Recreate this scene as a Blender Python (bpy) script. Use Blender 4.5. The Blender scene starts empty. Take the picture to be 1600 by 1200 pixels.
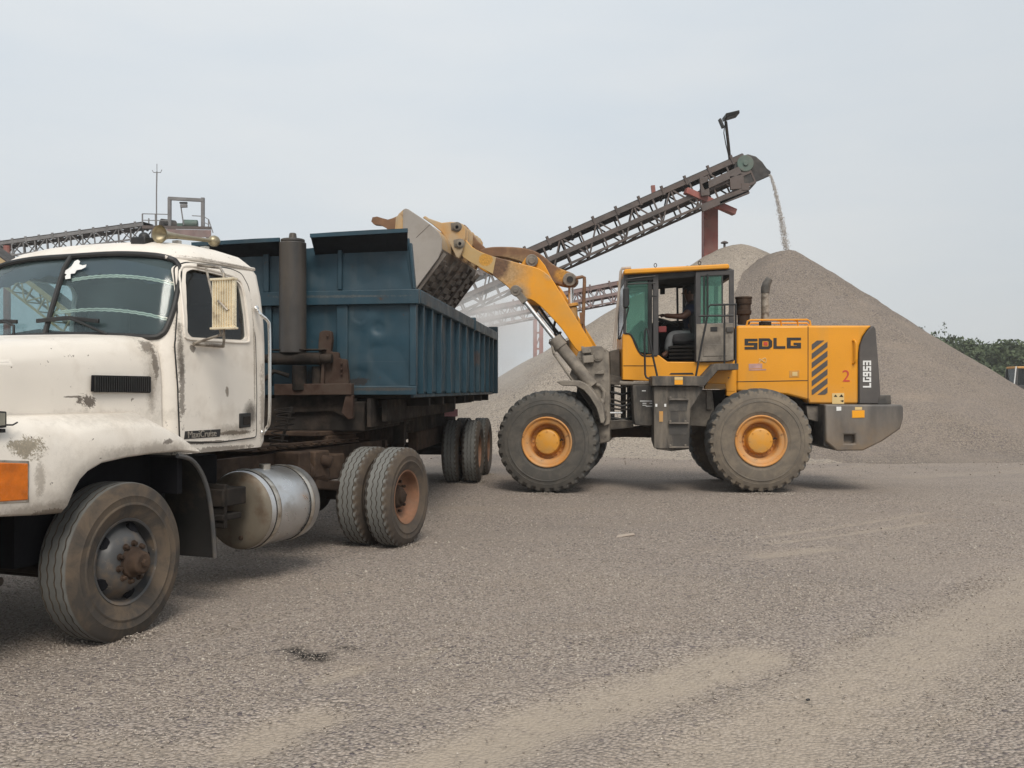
import bpy, bmesh, math, random
import numpy as np
from mathutils import Vector, Matrix
from mathutils.geometry import tessellate_polygon

random.seed(7); RNG = np.random.default_rng(7)
SC = bpy.context.scene
COL = SC.collection
R = math.radians

# ------------------------------------------------------------------ camera
CAM_H, FPX, HORIZON = 1.65, 1500.0, 608.0          # photo is 1600 x 1200
cam_d = bpy.data.cameras.new('camera'); cam = bpy.data.objects.new('camera', cam_d); COL.objects.link(cam)
cam.location = (0, 0, CAM_H); cam.rotation_euler = (R(90), 0, 0)
cam_d.sensor_width = 36; cam_d.lens = FPX/1600*36; cam_d.shift_y = (HORIZON-600)/1600
cam_d.clip_start = 0.05; cam_d.clip_end = 3000
SC.camera = cam

# ------------------------------------------------------------------ sky and sun
SUN_DIR = Vector((0.12, -0.66, 0.74)).normalized()  # towards the sun
SUN_EL = math.asin(SUN_DIR.z); SUN_AZ = math.atan2(SUN_DIR.x, SUN_DIR.y)
w = bpy.data.worlds.new('World'); SC.world = w; w.use_nodes = True
nt = w.node_tree; nt.nodes.clear()
def wn(t, **k):
    n = nt.nodes.new(t)
    for a, b in k.items(): setattr(n, a, b)
    return n
sky = wn('ShaderNodeTexSky', sky_type='NISHITA', sun_disc=False, sun_elevation=SUN_EL, sun_rotation=SUN_AZ,
         air_density=1.0, dust_density=6.0, ozone_density=1.0)
hs = wn('ShaderNodeHueSaturation'); hs.inputs['Saturation'].default_value = 0.35
tc = wn('ShaderNodeTexCoord'); mp = wn('ShaderNodeMapping'); mp.inputs['Scale'].default_value = (1.0, 1.0, 4.0); mp.inputs['Rotation'].default_value = (.25, .2, .6)
nz = wn('ShaderNodeTexNoise'); nz.inputs['Scale'].default_value = 1.9; nz.inputs['Detail'].default_value = 7; nz.inputs['Roughness'].default_value = .5
rp = wn('ShaderNodeValToRGB')
rp.color_ramp.elements[0].position = .36; rp.color_ramp.elements[0].color = (5.8, 6.4, 6.95, 1)
rp.color_ramp.elements[1].position = .66; rp.color_ramp.elements[1].color = (6.7, 7.0, 7.2, 1)
mx = wn('ShaderNodeMix', data_type='RGBA'); mx.inputs[0].default_value = .86
bg = wn('ShaderNodeBackground'); bg.inputs['Strength'].default_value = .1
out = wn('ShaderNodeOutputWorld')
L = nt.links.new
# overcast layer: a shade brighter and bluer overhead, greyer towards the horizon
sx = wn('ShaderNodeSeparateXYZ'); L(tc.outputs['Generated'], sx.inputs[0])
mr = wn('ShaderNodeMapRange'); mr.inputs['From Min'].default_value = 0.0; mr.inputs['From Max'].default_value = .38
L(sx.outputs['Z'], mr.inputs['Value'])
hz = wn('ShaderNodeMix', data_type='RGBA'); hz.inputs[6].default_value = (.89, .885, .87, 1); hz.inputs[7].default_value = (1, 1, 1, 1)
L(mr.outputs[0], hz.inputs[0])
mu = wn('ShaderNodeMix', data_type='RGBA', blend_type='MULTIPLY'); mu.inputs[0].default_value = 1
m3 = wn('ShaderNodeMapRange'); m3.inputs['From Min'].default_value = .02; m3.inputs['From Max'].default_value = .55; m3.inputs['To Min'].default_value = 1.; m3.inputs['To Max'].default_value = .90
L(sx.outputs['X'], m3.inputs['Value']); m4 = wn('ShaderNodeMix', data_type='RGBA', blend_type='MULTIPLY'); m4.inputs[0].default_value = 1; L(hz.outputs[2], m4.inputs[6]); L(m3.outputs[0], m4.inputs[7])
L(sky.outputs[0], hs.inputs['Color']); L(tc.outputs['Generated'], mp.inputs[0]); L(mp.outputs[0], nz.inputs['Vector'])
L(nz.outputs[0], rp.inputs[0]); L(rp.outputs[0], mu.inputs[6]); L(m4.outputs[2], mu.inputs[7])
L(hs.outputs[0], mx.inputs[6]); L(mu.outputs[2], mx.inputs[7]); L(mx.outputs[2], bg.inputs[0]); L(bg.outputs[0], out.inputs[0])

sl = bpy.data.lights.new('sun', 'SUN'); sl.energy = 2.0; sl.angle = R(24); sl.specular_factor = .3; sl.color = (1, .93, .83)
so = bpy.data.objects.new('sun', sl); COL.objects.link(so)
so.rotation_euler = SUN_DIR.to_track_quat('Z', 'Y').to_euler(); so.location = (0, 0, 30)

SC.view_settings.view_transform = 'Standard'; SC.view_settings.look = 'None'
SC.view_settings.exposure = .33; SC.view_settings.gamma = 1
SC.cycles.max_bounces = 8; SC.cycles.transparent_max_bounces = 16; SC.cycles.volume_bounces = 1
SC.cycles.volume_step_rate = 1.0; SC.cycles.use_denoising = True

# ------------------------------------------------------------------ frames: metres on planes of each machine
class Frame:
    """local x runs backwards along the machine, local y away from its near side, z up"""
    def __init__(s, ox, oy, yaw):
        s.o = Vector((ox, oy)); s.yaw = yaw
        s.ax = Vector((math.cos(yaw), math.sin(yaw))); s.ay = Vector((-math.sin(yaw), math.cos(yaw)))
    def matrix(s): return Matrix.Translation((s.o.x, s.o.y, 0)) @ Matrix.Rotation(s.yaw, 4, 'Z')
    def at(s, x, y, ly):          # photo point on the plane local y = ly  -> (lx, z)
        d = Vector(((x-800)/FPX, 1.0)); t = (ly + s.o.dot(s.ay))/d.dot(s.ay)
        return ((d*t - s.o).dot(s.ax), CAM_H + (HORIZON-y)/FPX*t)
    def atx(s, x, y, lx):         # photo point on the plane local x = lx  -> (ly, z)
        d = Vector(((x-800)/FPX, 1.0)); t = (lx + s.o.dot(s.ax))/d.dot(s.ax)
        return ((d*t - s.o).dot(s.ay), CAM_H + (HORIZON-y)/FPX*t)
    def poly(s, pts, ly): return [s.at(x, y, ly) for x, y in pts]
    def polyx(s, pts, lx): return [s.atx(x, y, lx) for x, y in pts]
    def p3(s, x, y, ly): a, b = s.at(x, y, ly); return (a, ly, b)
    def p3x(s, x, y, lx): a, b = s.atx(x, y, lx); return (lx, a, b)
def world_at(x, y, Y): return Vector(((x-800)/FPX*Y, Y, CAM_H + (HORIZON-y)/FPX*Y))

FT = Frame(-2.515, 6.33, R(69.3))      # tractor, origin under the near front tyre face
FD = Frame(-1.054, 10.2, R(84.8))      # dump trailer, origin under its near front corner
FR = Frame(3.84, 14.78, R(-3))         # loader rear frame, origin under the near rear tyre face
FF = Frame(0.544, 15.10, R(-9))        # loader front frame, origin under the near front tyre face

# ------------------------------------------------------------------ mesh builder
class MB:
    def __init__(s): s.v = []; s.f = []
    def add(s, vs, fs):
        b = len(s.v); s.v += [tuple(v) for v in vs]; s.f += [tuple(i+b for i in f) for f in fs]; return s
    def box(s, x0, x1, y0, y1, z0, z1):
        return s.add([(x, y, z) for x in (x0, x1) for y in (y0, y1) for z in (z0, z1)],
                     [(0,1,3,2),(4,6,7,5),(0,4,5,1),(2,3,7,6),(0,2,6,4),(1,5,7,3)])
    def hexa(s, bottom, top):       # two quads, corresponding corners
        return s.add(list(bottom)+list(top), [(3,2,1,0),(4,5,6,7),(0,1,5,4),(1,2,6,5),(2,3,7,6),(3,0,4,7)])
    def prism(s, pts, y0, y1):      # outline in (x, z)
        n = len(pts); vs = [(x, y0, z) for x, z in pts] + [(x, y1, z) for x, z in pts]
        return s.add(vs, [tuple(range(n)), tuple(range(2*n-1, n-1, -1))] + [(i, (i+1) % n, n+(i+1) % n, n+i) for i in range(n)])
    def prismx(s, pts, x0, x1):     # outline in (y, z)
        n = len(pts); vs = [(x0, y, z) for y, z in pts] + [(x1, y, z) for y, z in pts]
        return s.add(vs, [tuple(range(n)), tuple(range(2*n-1, n-1, -1))] + [(i, (i+1) % n, n+(i+1) % n, n+i) for i in range(n)])
    def prismz(s, pts, z0, z1):
        n = len(pts); vs = [(x, y, z0) for x, y in pts] + [(x, y, z1) for x, y in pts]
        return s.add(vs, [tuple(range(n)), tuple(range(2*n-1, n-1, -1))] + [(i, (i+1) % n, n+(i+1) % n, n+i) for i in range(n)])
    def plate(s, outer, holes, y0, y1):   # (x, z) outline with holes
        loops = [outer]+holes; flat = [p for l in loops for p in l]; N = len(flat)
        tris = tessellate_polygon([[Vector((p[0], p[1], 0)) for p in l] for l in loops])
        vs = [(x, y0, z) for x, z in flat] + [(x, y1, z) for x, z in flat]
        fs = [tuple(t) for t in tris] + [tuple(N+i for i in reversed(t)) for t in tris]; b = 0
        for l in loops:
            n = len(l); fs += [(b+i, b+(i+1) % n, N+b+(i+1) % n, N+b+i) for i in range(n)]; b += n
        return s.add(vs, fs)
    def cyl(s, p, q, r, r1=None, n=16, caps=True):
        p = Vector(p); q = Vector(q); d = (q-p).normalized(); a = d.orthogonal().normalized(); b = d.cross(a)
        r1 = r if r1 is None else r1; vs = []
        for c, rr in ((p, r), (q, r1)):
            vs += [c + (a*math.cos(t)+b*math.sin(t))*rr for t in (2*math.pi*i/n for i in range(n))]
        fs = [(i, (i+1) % n, n+(i+1) % n, n+i) for i in range(n)]
        if caps: fs += [tuple(range(n-1, -1, -1)), tuple(range(n, 2*n))]
        return s.add(vs, fs)
    def tube(s, pts, r, n=8, closed=False):
        P = [Vector(p) for p in pts]; m = len(P); rings = []; a = None; vs = []
        for i in range(m):
            if closed: d = (P[(i+1) % m]-P[i-1])
            else: d = P[min(i+1, m-1)]-P[max(i-1, 0)]
            d = d.normalized()
            a = d.orthogonal().normalized() if a is None else (a - d*a.dot(d)).normalized()
            b = d.cross(a); rr = r[i] if isinstance(r, (list, tuple)) else r
            vs += [P[i] + (a*math.cos(t)+b*math.sin(t))*rr for t in (2*math.pi*k/n for k in range(n))]
        fs = []
        for i in range(m if closed else m-1):
            j = (i+1) % m
            fs += [(i*n+k, i*n+(k+1) % n, j*n+(k+1) % n, j*n+k) for k in range(n)]
        if not closed: fs += [tuple(range(n-1, -1, -1)), tuple(range((m-1)*n, m*n))]
        return s.add(vs, fs)
    def lathe(s, prof, c, n=32, axis='Y', rfun=None):   # prof: (offset along the axis, radius)
        c = Vector(c); vs = []; m = len(prof)
        for j, (h, r) in enumerate(prof):
            for i in range(n):
                t = 2*math.pi*i/n; rr, hh = (r, h) if rfun is None else rfun(i, j, r, h)
                if axis == 'Y': vs.append(c + Vector((rr*math.cos(t), hh, rr*math.sin(t))))
                elif axis == 'X': vs.append(c + Vector((hh, rr*math.cos(t), rr*math.sin(t))))
                else: vs.append(c + Vector((rr*math.cos(t), rr*math.sin(t), hh)))
        fs = [(j*n+i, j*n+(i+1) % n, (j+1)*n+(i+1) % n, (j+1)*n+i) for j in range(m-1) for i in range(n)]
        return s.add(vs, fs)
    def bar(s, p, q, w, h=None):    # a square bar between two points
        p = Vector(p); q = Vector(q); d = (q-p).normalized(); h = w if h is None else h
        up = Vector((0, 0, 1)) if abs(d.z) < .95 else Vector((1, 0, 0))
        a = d.cross(up).normalized()*w/2; b = a.cross(d).normalized()*h/2
        return s.hexa([p-a-b, p+a-b, p+a+b, p-a+b], [q-a-b, q+a-b, q+a+b, q-a+b])
    def sphere(s, c, r, n=16, m=10, sc=(1,1,1)):
        c = Vector(c); vs = [c+Vector((0,0,-r*sc[2]))]
        for j in range(1, m):
            a = math.pi*j/m - math.pi/2
            vs += [c+Vector((r*sc[0]*math.cos(a)*math.cos(2*math.pi*i/n), r*sc[1]*math.cos(a)*math.sin(2*math.pi*i/n), r*sc[2]*math.sin(a))) for i in range(n)]
        vs.append(c+Vector((0,0,r*sc[2]))); t = len(vs)-1
        fs = [(0, 1+(i+1) % n, 1+i) for i in range(n)] + [(t, t-n+i, t-n+(i+1) % n) for i in range(n)]
        fs += [(1+j*n+i, 1+j*n+(i+1) % n, 1+(j+1)*n+(i+1) % n, 1+(j+1)*n+i) for j in range(m-2) for i in range(n)]
        return s.add(vs, fs)
    def loft(s, secs, cap0=True, cap1=True, closed=True):
        n = len(secs[0]); vs = [v for sec in secs for v in sec]; k = n if closed else n-1
        fs = [(j*n+i, j*n+(i+1) % n, (j+1)*n+(i+1) % n, (j+1)*n+i) for j in range(len(secs)-1) for i in range(k)]
        if cap0: fs.append(tuple(range(n-1, -1, -1)))
        if cap1: fs.append(tuple(range((len(secs)-1)*n, len(secs)*n)))
        return s.add(vs, fs)
    def mesh(s, name='mesh', smooth=35, fix=True):
        me = bpy.data.meshes.new(name); me.from_pydata(s.v, [], s.f); me.update()
        if fix:
            bm = bmesh.new(); bm.from_mesh(me); bmesh.ops.recalc_face_normals(bm, faces=bm.faces); bm.to_mesh(me); bm.free()
        finish(me, smooth)
        return me
    def build(s, name, mat, parent=None, bevel=0, smooth=35, frame=None, fix=True, seg=2, label=None):
        return link(name, s.mesh(name, smooth, fix), mat, parent, bevel, frame, seg, label)

def finish(me, smooth):
    if smooth:
        me.polygons.foreach_set('use_smooth', [True]*len(me.polygons)); me.set_sharp_from_angle(angle=R(smooth))
FRAME_OF = {}
def link(name, me, mat, parent=None, bevel=0, frame=None, seg=2, label=None):
    o = bpy.data.objects.new(name, me); COL.objects.link(o)
    if mat: me.materials.clear(); me.materials.append(mat)
    if parent:
        o.parent = parent
        f0 = FRAME_OF.get(parent.name); FRAME_OF[o.name] = frame or f0
        if frame and f0 and frame is not f0: o.matrix_basis = f0.matrix().inverted() @ frame.matrix()
    if bevel:
        b = o.modifiers.new('bevel', 'BEVEL'); b.width = bevel; b.segments = seg; b.limit_method = 'ANGLE'; b.angle_limit = R(40)
    if label: o['label'] = label
    return o
def thing(name, label, cat, frame=None, loc=(0,0,0), rz=0, group=None):
    o = bpy.data.objects.new(name, None); COL.objects.link(o); o.empty_display_size = .3
    if frame: o.matrix_basis = frame.matrix(); FRAME_OF[o.name] = frame
    else: o.location = loc; o.rotation_euler = (0, 0, rz)
    o['label'] = label; o['category'] = cat
    if group: o['group'] = group
    return o
def tag(o, label=None, cat=None, kind=None, group=None):
    for k, v in (('label', label), ('category', cat), ('kind', kind), ('group', group)):
        if v: o[k] = v
    return o
def copy_part(o, parent, loc=None):
    c = o.copy(); COL.objects.link(c); c.parent = parent
    if loc is not None: c.location = loc
    FRAME_OF[c.name] = FRAME_OF.get(parent.name)
    for ch in list(o.children): copy_part(ch, c)
    return c
def boolean(me, ops):
    """apply a list of (mesh, 'DIFFERENCE'|'INTERSECT'|'UNION') to a mesh"""
    o = bpy.data.objects.new('tmp', me); COL.objects.link(o); tmp = []
    for m2, op in ops:
        t = bpy.data.objects.new('tmp_cut', m2); COL.objects.link(t); tmp.append(t)
        md = o.modifiers.new('b', 'BOOLEAN'); md.operation = op; md.object = t; md.solver = 'EXACT'
    dg = bpy.context.evaluated_depsgraph_get(); dg.update()
    res = bpy.data.meshes.new_from_object(o.evaluated_get(dg)); finish(res, 30)
    for t in tmp+[o]: bpy.data.objects.remove(t)
    return res
def text_mesh(txt, size, thick=.004):
    cu = bpy.data.curves.new('txt', 'FONT'); cu.body = txt; cu.size = size; cu.extrude = thick/2; cu.align_x = 'CENTER'; cu.align_y = 'CENTER'
    o = bpy.data.objects.new('txt', cu); COL.objects.link(o)
    dg = bpy.context.evaluated_depsgraph_get(); dg.update()
    me = bpy.data.meshes.new_from_object(o.evaluated_get(dg)); bpy.data.objects.remove(o); return me

def rounded(pts, r, n=4):
    """round the corners of an (a, b) polygon"""
    out = []; m = len(pts)
    for i in range(m):
        p = Vector(pts[i]); a = Vector(pts[i-1]); b = Vector(pts[(i+1) % m])
        ra = min(r if not isinstance(r, (list, tuple)) else r[i], (a-p).length*.45, (b-p).length*.45)
        pa = p+(a-p).normalized()*ra; pb = p+(b-p).normalized()*ra
        for k in range(n+1):
            t = k/n; out.append(tuple(pa*(1-t)**2 + p*2*t*(1-t) + pb*t*t))
    return out
def smooth_line(pts, n=6, closed=False):
    """Catmull-Rom through points"""
    P = [Vector(p) for p in pts]; m = len(P); out = []
    for i in range(m if closed else m-1):
        if closed: a, b, c, d = P[i-1], P[i], P[(i+1) % m], P[(i+2) % m]
        else: a, b, c, d = P[max(i-1, 0)], P[i], P[i+1], P[min(i+2, m-1)]
        for k in range(n):
            t = k/n
            out.append(tuple(.5*((2*b)+(c-a)*t+(2*a-5*b+4*c-d)*t*t+(3*b-a-3*c+d)*t**3)))
    if not closed: out.append(tuple(P[-1]))
    return out

# ------------------------------------------------------------------ materials
def lin(r, g, b):
    f = lambda c: (c/255/12.92) if c/255 <= .04045 else ((c/255+.055)/1.055)**2.4
    return (f(r), f(g), f(b))
class NT:
    def __init__(s, name):
        s.m = bpy.data.materials.new(name); s.m.use_nodes = True; s.t = s.m.node_tree; s.t.nodes.clear()
        s.out = s.n('ShaderNodeOutputMaterial')
    def n(s, t, ins=None, **k):
        x = s.t.nodes.new(t)
        for a, b in k.items(): setattr(x, a, b)
        for a, b in (ins or {}).items():
            if hasattr(b, 'is_linked') or isinstance(b, bpy.types.NodeSocket): s.t.links.new(b, x.inputs[a])
            else: x.inputs[a].default_value = b
        return x
    def noise(s, vec, scale, detail=5, rough=.55, dist=0):
        return s.n('ShaderNodeTexNoise', {'Vector': vec, 'Scale': scale, 'Detail': detail, 'Roughness': rough, 'Distortion': dist}).outputs[0]
    def ramp(s, v, lo, hi, a=0., b=1.):
        return s.n('ShaderNodeMapRange', {'Value': v, 'From Min': lo, 'From Max': hi, 'To Min': a, 'To Max': b}).outputs[0]
    def mix(s, f, a, b, mode='MIX'):
        x = s.t.nodes.new('ShaderNodeMix'); x.data_type = 'RGBA'; x.blend_type = mode
        for i, v in ((0, f), (6, a), (7, b)):
            if isinstance(v, bpy.types.NodeSocket): s.t.links.new(v, x.inputs[i])
            elif i == 0: x.inputs[0].default_value = v
            else: x.inputs[i].default_value = (*v[:3], 1)
        return x.outputs[2]
    def math(s, op, a, b=0.):
        return s.n('ShaderNodeMath', {0: a, 1: b}, operation=op).outputs[0]
    def bsdf(s, col, rough=.6, metal=0., **k):
        b = s.n('ShaderNodeBsdfPrincipled', {'Base Color': col if isinstance(col, bpy.types.NodeSocket) else (*col, 1), 'Roughness': rough, 'Metallic': metal})
        for a, v in k.items():
            a = a.replace('_', ' ')
            if isinstance(v, bpy.types.NodeSocket): s.t.links.new(v, b.inputs[a])
            else: b.inputs[a].default_value = v
        s.t.links.new(b.outputs[0], s.out.inputs[0]); return b
    def bump(s, h, strength=.3, dist=.01):
        return s.n('ShaderNodeBump', {'Height': h, 'Strength': strength, 'Distance': dist}).outputs[0]
    def vec(s, scale=(1,1,1)):
        t = s.n('ShaderNodeTexCoord').outputs['Object']
        return t if scale == (1,1,1) else s.n('ShaderNodeMapping', {0: t, 3: scale}).outputs[0]

def paint(name, col, rough=.55, metal=0., var=.12, vs=2.5, dirt=None, amt=.5, ds=3., dlo=.45, dhi=.7, streak=False,
          rust=None, rlo=.64, rhi=.68, rs=5., bump=.15, bs=40., low=None, lowz=(0., 1.), spec=.5, spots=()):
    """painted or bare surface: tone variation, dust or grime, rust through the paint, settled dust near the ground"""
    t = NT(name); v = t.vec(); n1 = t.noise(v, vs, 6)
    c = t.mix(t.ramp(n1, .3, .7), tuple(x*(1-var) for x in col), tuple(min(1, x*(1+var)) for x in col))
    rg = rough
    if dirt is not None:
        vv = t.vec((1, 1, .25)) if streak else v
        f = t.math('MULTIPLY', t.ramp(t.noise(vv, ds, 8, .62), dlo, dhi), amt); c = t.mix(f, c, dirt)
    if low is not None:
        z = t.n('ShaderNodeSeparateXYZ', {0: v}).outputs[2]
        f = t.math('MULTIPLY', t.ramp(z, lowz[0], lowz[1], 1., 0.), t.ramp(t.noise(v, 4., 7, .65), .25, .7)); c = t.mix(f, c, low)
    if rust is not None:
        nr = t.noise(v, rs, 9, .68); f = t.ramp(nr, rlo, rhi)
        c = t.mix(f, c, t.mix(t.noise(v, rs*6, 3), rust, tuple(x*.4 for x in rust)))
    for sp in spots:                     # wear with a place of its own: centre, radii, colour, raggedness, noise scale, strength
        cen, rad, colr, rag, nsc, st = sp[:6]; soft = sp[6] if len(sp) > 6 else .10
        d = t.n('ShaderNodeVectorMath', {0: v, 1: cen}, operation='SUBTRACT').outputs[0]
        d = t.n('ShaderNodeVectorMath', {0: d, 1: rad}, operation='DIVIDE').outputs[0]
        d = t.n('ShaderNodeVectorMath', {0: d}, operation='LENGTH').outputs['Value']
        e = t.math('ADD', d, t.math('MULTIPLY', t.math('SUBTRACT', t.noise(v, nsc, 10, .72), .5), rag))
        e = t.math('ADD', e, t.math('MULTIPLY', t.math('SUBTRACT', t.noise(v, nsc*6, 8, .75), .5), rag*.9))
        c = t.mix(t.math('MULTIPLY', t.ramp(e, .9-soft, .9+soft*.4, 1., 0.), st), c, t.mix(t.ramp(t.noise(v, nsc*5, 6, .7), .35, .65), colr, tuple(x*.5 for x in colr)))
    b = t.bsdf(c, rg, metal); b.inputs['Specular IOR Level'].default_value = spec
    if bump: t.t.links.new(t.bump(t.noise(v, bs, 4), bump, .004), b.inputs['Normal'])
    rr = t.ramp(t.noise(v, vs*3, 5), .3, .7, max(0.05, rough-.12), min(1, rough+.12)); t.t.links.new(rr, b.inputs['Roughness'])
    return t.m

DUST = (.27, .235, .195); RUST = (.13, .055, .028)
M = {}
BARE = (.10, .075, .055)
GRIME = (.22, .17, .12)
CHIPS = [(FT.p3(243,540,.19), (.085,.2,.06), BARE, 2.4, 11., .75, .3), (FT.p3(249,565,.19), (.035,.2,.13), BARE, 2.6, 13., .8, .12), (FT.p3(238,612,.21), (.05,.2,.16), GRIME, 2.0, 9., .55, .5), (FT.p3(244,570,.19), (.10,.2,.28), GRIME, 1.6, 7., .4, .6),
    (FT.p3(142,627,.2), (.08,.2,.045), BARE, 3.4, 20., .9, .08), (FT.p3(122,620,.2), (.08,.2,.008), BARE, 1.5, 22., .8, .1), (FT.p3(282,555,.16), (.035,.2,.26), (.09,.07,.05), 2.2, 10., .7, .4), (FT.p3(283,600,.16), (.03,.2,.3), BARE, 3.2, 16., .7, .08),
    (FT.p3(392,646,.15), (.10,.2,.12), (.06,.048,.036), .8, 6., .85, .5), (FT.p3(368,676,.15), (.22,.2,.022), (.07,.055,.04), 2.6, 14., .9, .10), (FT.p3(365,674,.15), (.30,.2,.06), GRIME, 1.6, 8., .5, .5),
    (FT.p3(45,698,.0), (.13,.2,.07), (.27,.22,.14), 2.4, 11., .85, .15), (FT.p3(62,745,.0), (.04,.2,.13), GRIME, 2.6, 16., .5, .4), (FT.p3(78,801,.0), (.16,.2,.025), BARE, 2.8, 15., .8, .1), (FT.p3(60,800,.0), (.5,.2,.06), GRIME, 2.0, 7., .5, .5),
    (FT.p3(415,640,.13), (.04,.2,.40), GRIME, 2.6, 10., .55, .4), (FT.p3(245,700,.0), (.5,.2,.05), GRIME, 2.4, 7., .4, .6), (FT.p3(110,780,.0), (.16,.2,.3), GRIME, 1.8, 5., .3, .7), (FT.p3(345,702,.15), (.5,.2,.025), BARE, 2.6, 14., .7, .15), (FT.p3(325,691,.15), (.3,.2,.012), BARE, 1.6, 16., .85, .1),
    (FT.p3(350,409,.2), (.5,.3,.016), GRIME, 2.2, 12., .7, .3), (FT.p3(210,652,.03), (.7,.3,.06), GRIME, 2.6, 5., .3, .7), (FT.p3(262,690,.0), (.05,.2,.02), BARE, 3., 20., .8, .1), (FT.p3(355,612,.15), (.02,.2,.05), GRIME, 2., 16., .8, .2), (FT.p3(300,545,.16), (.03,.2,.03), BARE, 2.5, 18., .8, .1),
    (FT.p3(398,560,.15), (.012,.2,.5), GRIME, 2., 12., .6, .3), (FT.p3(170,524,.6), (.06,.8,.03), GRIME, 2., 9., .5, .5)]
M['white'] = paint('cab_white_paint', (.73, .675, .60), .42, var=.05, dirt=(.36, .29, .215), amt=.6, ds=2.6, dlo=.5, dhi=.82, rust=(.14, .10, .07), rlo=.665, rhi=.675, rs=13., bump=.25, bs=3.2, spots=CHIPS)
M['lip'] = paint('painted_lip_shade', (.008, .010, .014), .7, var=.3)  # near-black colour paints in the shade under the trailer's top lip
M['blue'] = paint('tipper_blue_paint', (.009, .038, .058), .5, var=.3, vs=1.6, dirt=(.065, .078, .078), amt=.5, ds=3.5, dlo=.48, dhi=.78, streak=True, rust=(.06, .038, .03), rlo=.655, rhi=.68, rs=7, bump=.9, bs=2.6, spots=[(FD.p3x(500,590,0.), (.5,.25,.12), (.028,.022,.02), 1.6, 6., .85, .5), (FD.p3x(590,608,-.07), (.5,.5,.02), (.07,.06,.05), 2.4, 14., .7, .2), (FD.p3x(560,596,0.), (.3,.14,.05), (.03,.022,.018), 2.4, 10., .8, .15), (FD.p3x(600,565,0.), (.3,.30,.0015), (.12,.14,.145), .6, 5., .5, .3), (FD.p3(742,560,0.), (.5,.3,.14), (.09,.05,.035), 2.6, 9., .6, .2), (FD.p3x(530,463,-.09), (.4,.9,.014), (.10,.105,.10), 2.2, 7., .6, .3)])
M['yellow'] = paint('loader_yellow_paint', (.69, .285, .008), .42, var=.06, vs=1.5, dirt=(.42, .25, .07), amt=.55, ds=3.2, dlo=.5, dhi=.8, bump=.15, bs=2.5, streak=True, rust=(.30,.14,.04), rlo=.675, rhi=.69, rs=11., low=(.40,.26,.12), lowz=(1.1,1.75))
M['yellow_dusty'] = paint('dusty_yellow_paint', (.56, .25, .03), .6, var=.12, dirt=(.36, .24, .12), amt=.9, ds=2.6, dlo=.36, dhi=.66, rust=(.20, .095, .035), rlo=.58, rhi=.72, rs=2.2, bump=.15)
M['boom_yellow'] = paint('boom_yellow_paint', (.69, .285, .008), .45, var=.06, dirt=(.42, .28, .11), amt=.5, ds=1.6, dlo=.5, dhi=.75, bump=.1,
    spots=[(FF.p3(788,424,.71), (.46,.5,.36), (.44,.31,.17), .5, 5., .8, .5), (FF.p3(772,415,.71), (.30,.5,.26), (.15,.075,.038), .5, 5., .95, .2), (FF.p3(812,458,.71), (.20,.5,.18), (.40,.31,.20), .6, 6., .8, .5), (FF.p3(858,430,.71), (.10,.5,.09), (.42,.32,.20), .7, 6., .6, .6)])
M['rust_yellow'] = paint('rusty_linkage_paint', (.17, .085, .04), .65, var=.3, vs=4, dirt=(.36, .24, .11), amt=.6, ds=2.0, dlo=.5, dhi=.7,
    spots=[(FF.p3(878,430,1.24), (.16,.5,.13), (.58,.28,.04), .6, 5., .95, .4), (FF.p3(800,408,1.24), (.45,.5,.12), (.40,.26,.12), .7, 4., .7, .6)])
M['grey'] = paint('loader_grey_paint', (.05, .046, .042), .6, var=.25, dirt=(.21,.18,.145), amt=.55, ds=4, dlo=.46, dhi=.75, bump=.15)
M['dusty'] = paint('stone_dusted_steel', (.15, .13, .108), .8, var=.25, vs=4, dirt=(.30,.262,.215), amt=.85, ds=4.5, dlo=.4, dhi=.66, rust=(.075,.062,.05), rlo=.60, rhi=.70, rs=6, bump=.35)
M['grime'] = paint('grimy_step_steel', (.048, .043, .038), .7, var=.3, vs=4, dirt=(.22,.185,.145), amt=.75, ds=5, dlo=.46, dhi=.72, bump=.3, streak=True)
M['post'] = paint('cab_post_paint', (.045, .042, .042), .5, var=.15, dirt=(.16,.14,.12), amt=.4, ds=3, dlo=.5, dhi=.8)
M['guard'] = paint('pale_guard_paint', (.40, .33, .27), .6, var=.15, dirt=(.25,.2,.16), amt=.6)
M['grey_dusty'] = paint('dusty_grey_steel', (.095, .083, .071), .75, var=.3, vs=4, dirt=(.24,.205,.165), amt=.85, ds=4.5, dlo=.42, dhi=.68, bump=.35)
M['tail'] = paint('tail_charcoal_plastic', (.072, .064, .06), .5, var=.1, dirt=DUST, amt=.25, ds=2, dlo=.5, dhi=.85)
M['cw'] = paint('counterweight_paint', (.085, .078, .072), .6, var=.2, dirt=(.24, .21, .18), amt=.7, ds=3.2, dlo=.42, dhi=.75, streak=True, low=(.20, .14, .085), lowz=(.75, 1.35), bump=.12)
M['nose'] = paint('worn_boom_nose', (.44, .30, .13), .6, var=.12, dirt=(.38, .29, .18), amt=.7, ds=5, spots=[(FF.p3(759,406,.70), (.14,.5,.12), (.66,.32,.03), .35, 6., .9, .12)])
M['bucket'] = paint('worn_bucket_steel', (.30, .27, .24), .55, var=.1, vs=1.5, dirt=(.20, .165, .13), amt=.6, ds=2.5, dlo=.5, dhi=.75, bump=.08)
M['bucket_floor'] = paint('bucket_floor_steel', (.11, .09, .075), .65, var=.3, dirt=(.19, .165, .14), amt=.8, ds=4, dlo=.45, dhi=.7, bump=.3)
M['bucket_back'] = paint('bucket_back_paint', (.46, .26, .09), .65, var=.15, dirt=(.38, .30, .20), amt=.9, ds=3, dlo=.32, dhi=.58, rust=(.17, .10, .06), rlo=.56, rhi=.64, rs=2.5)
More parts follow.
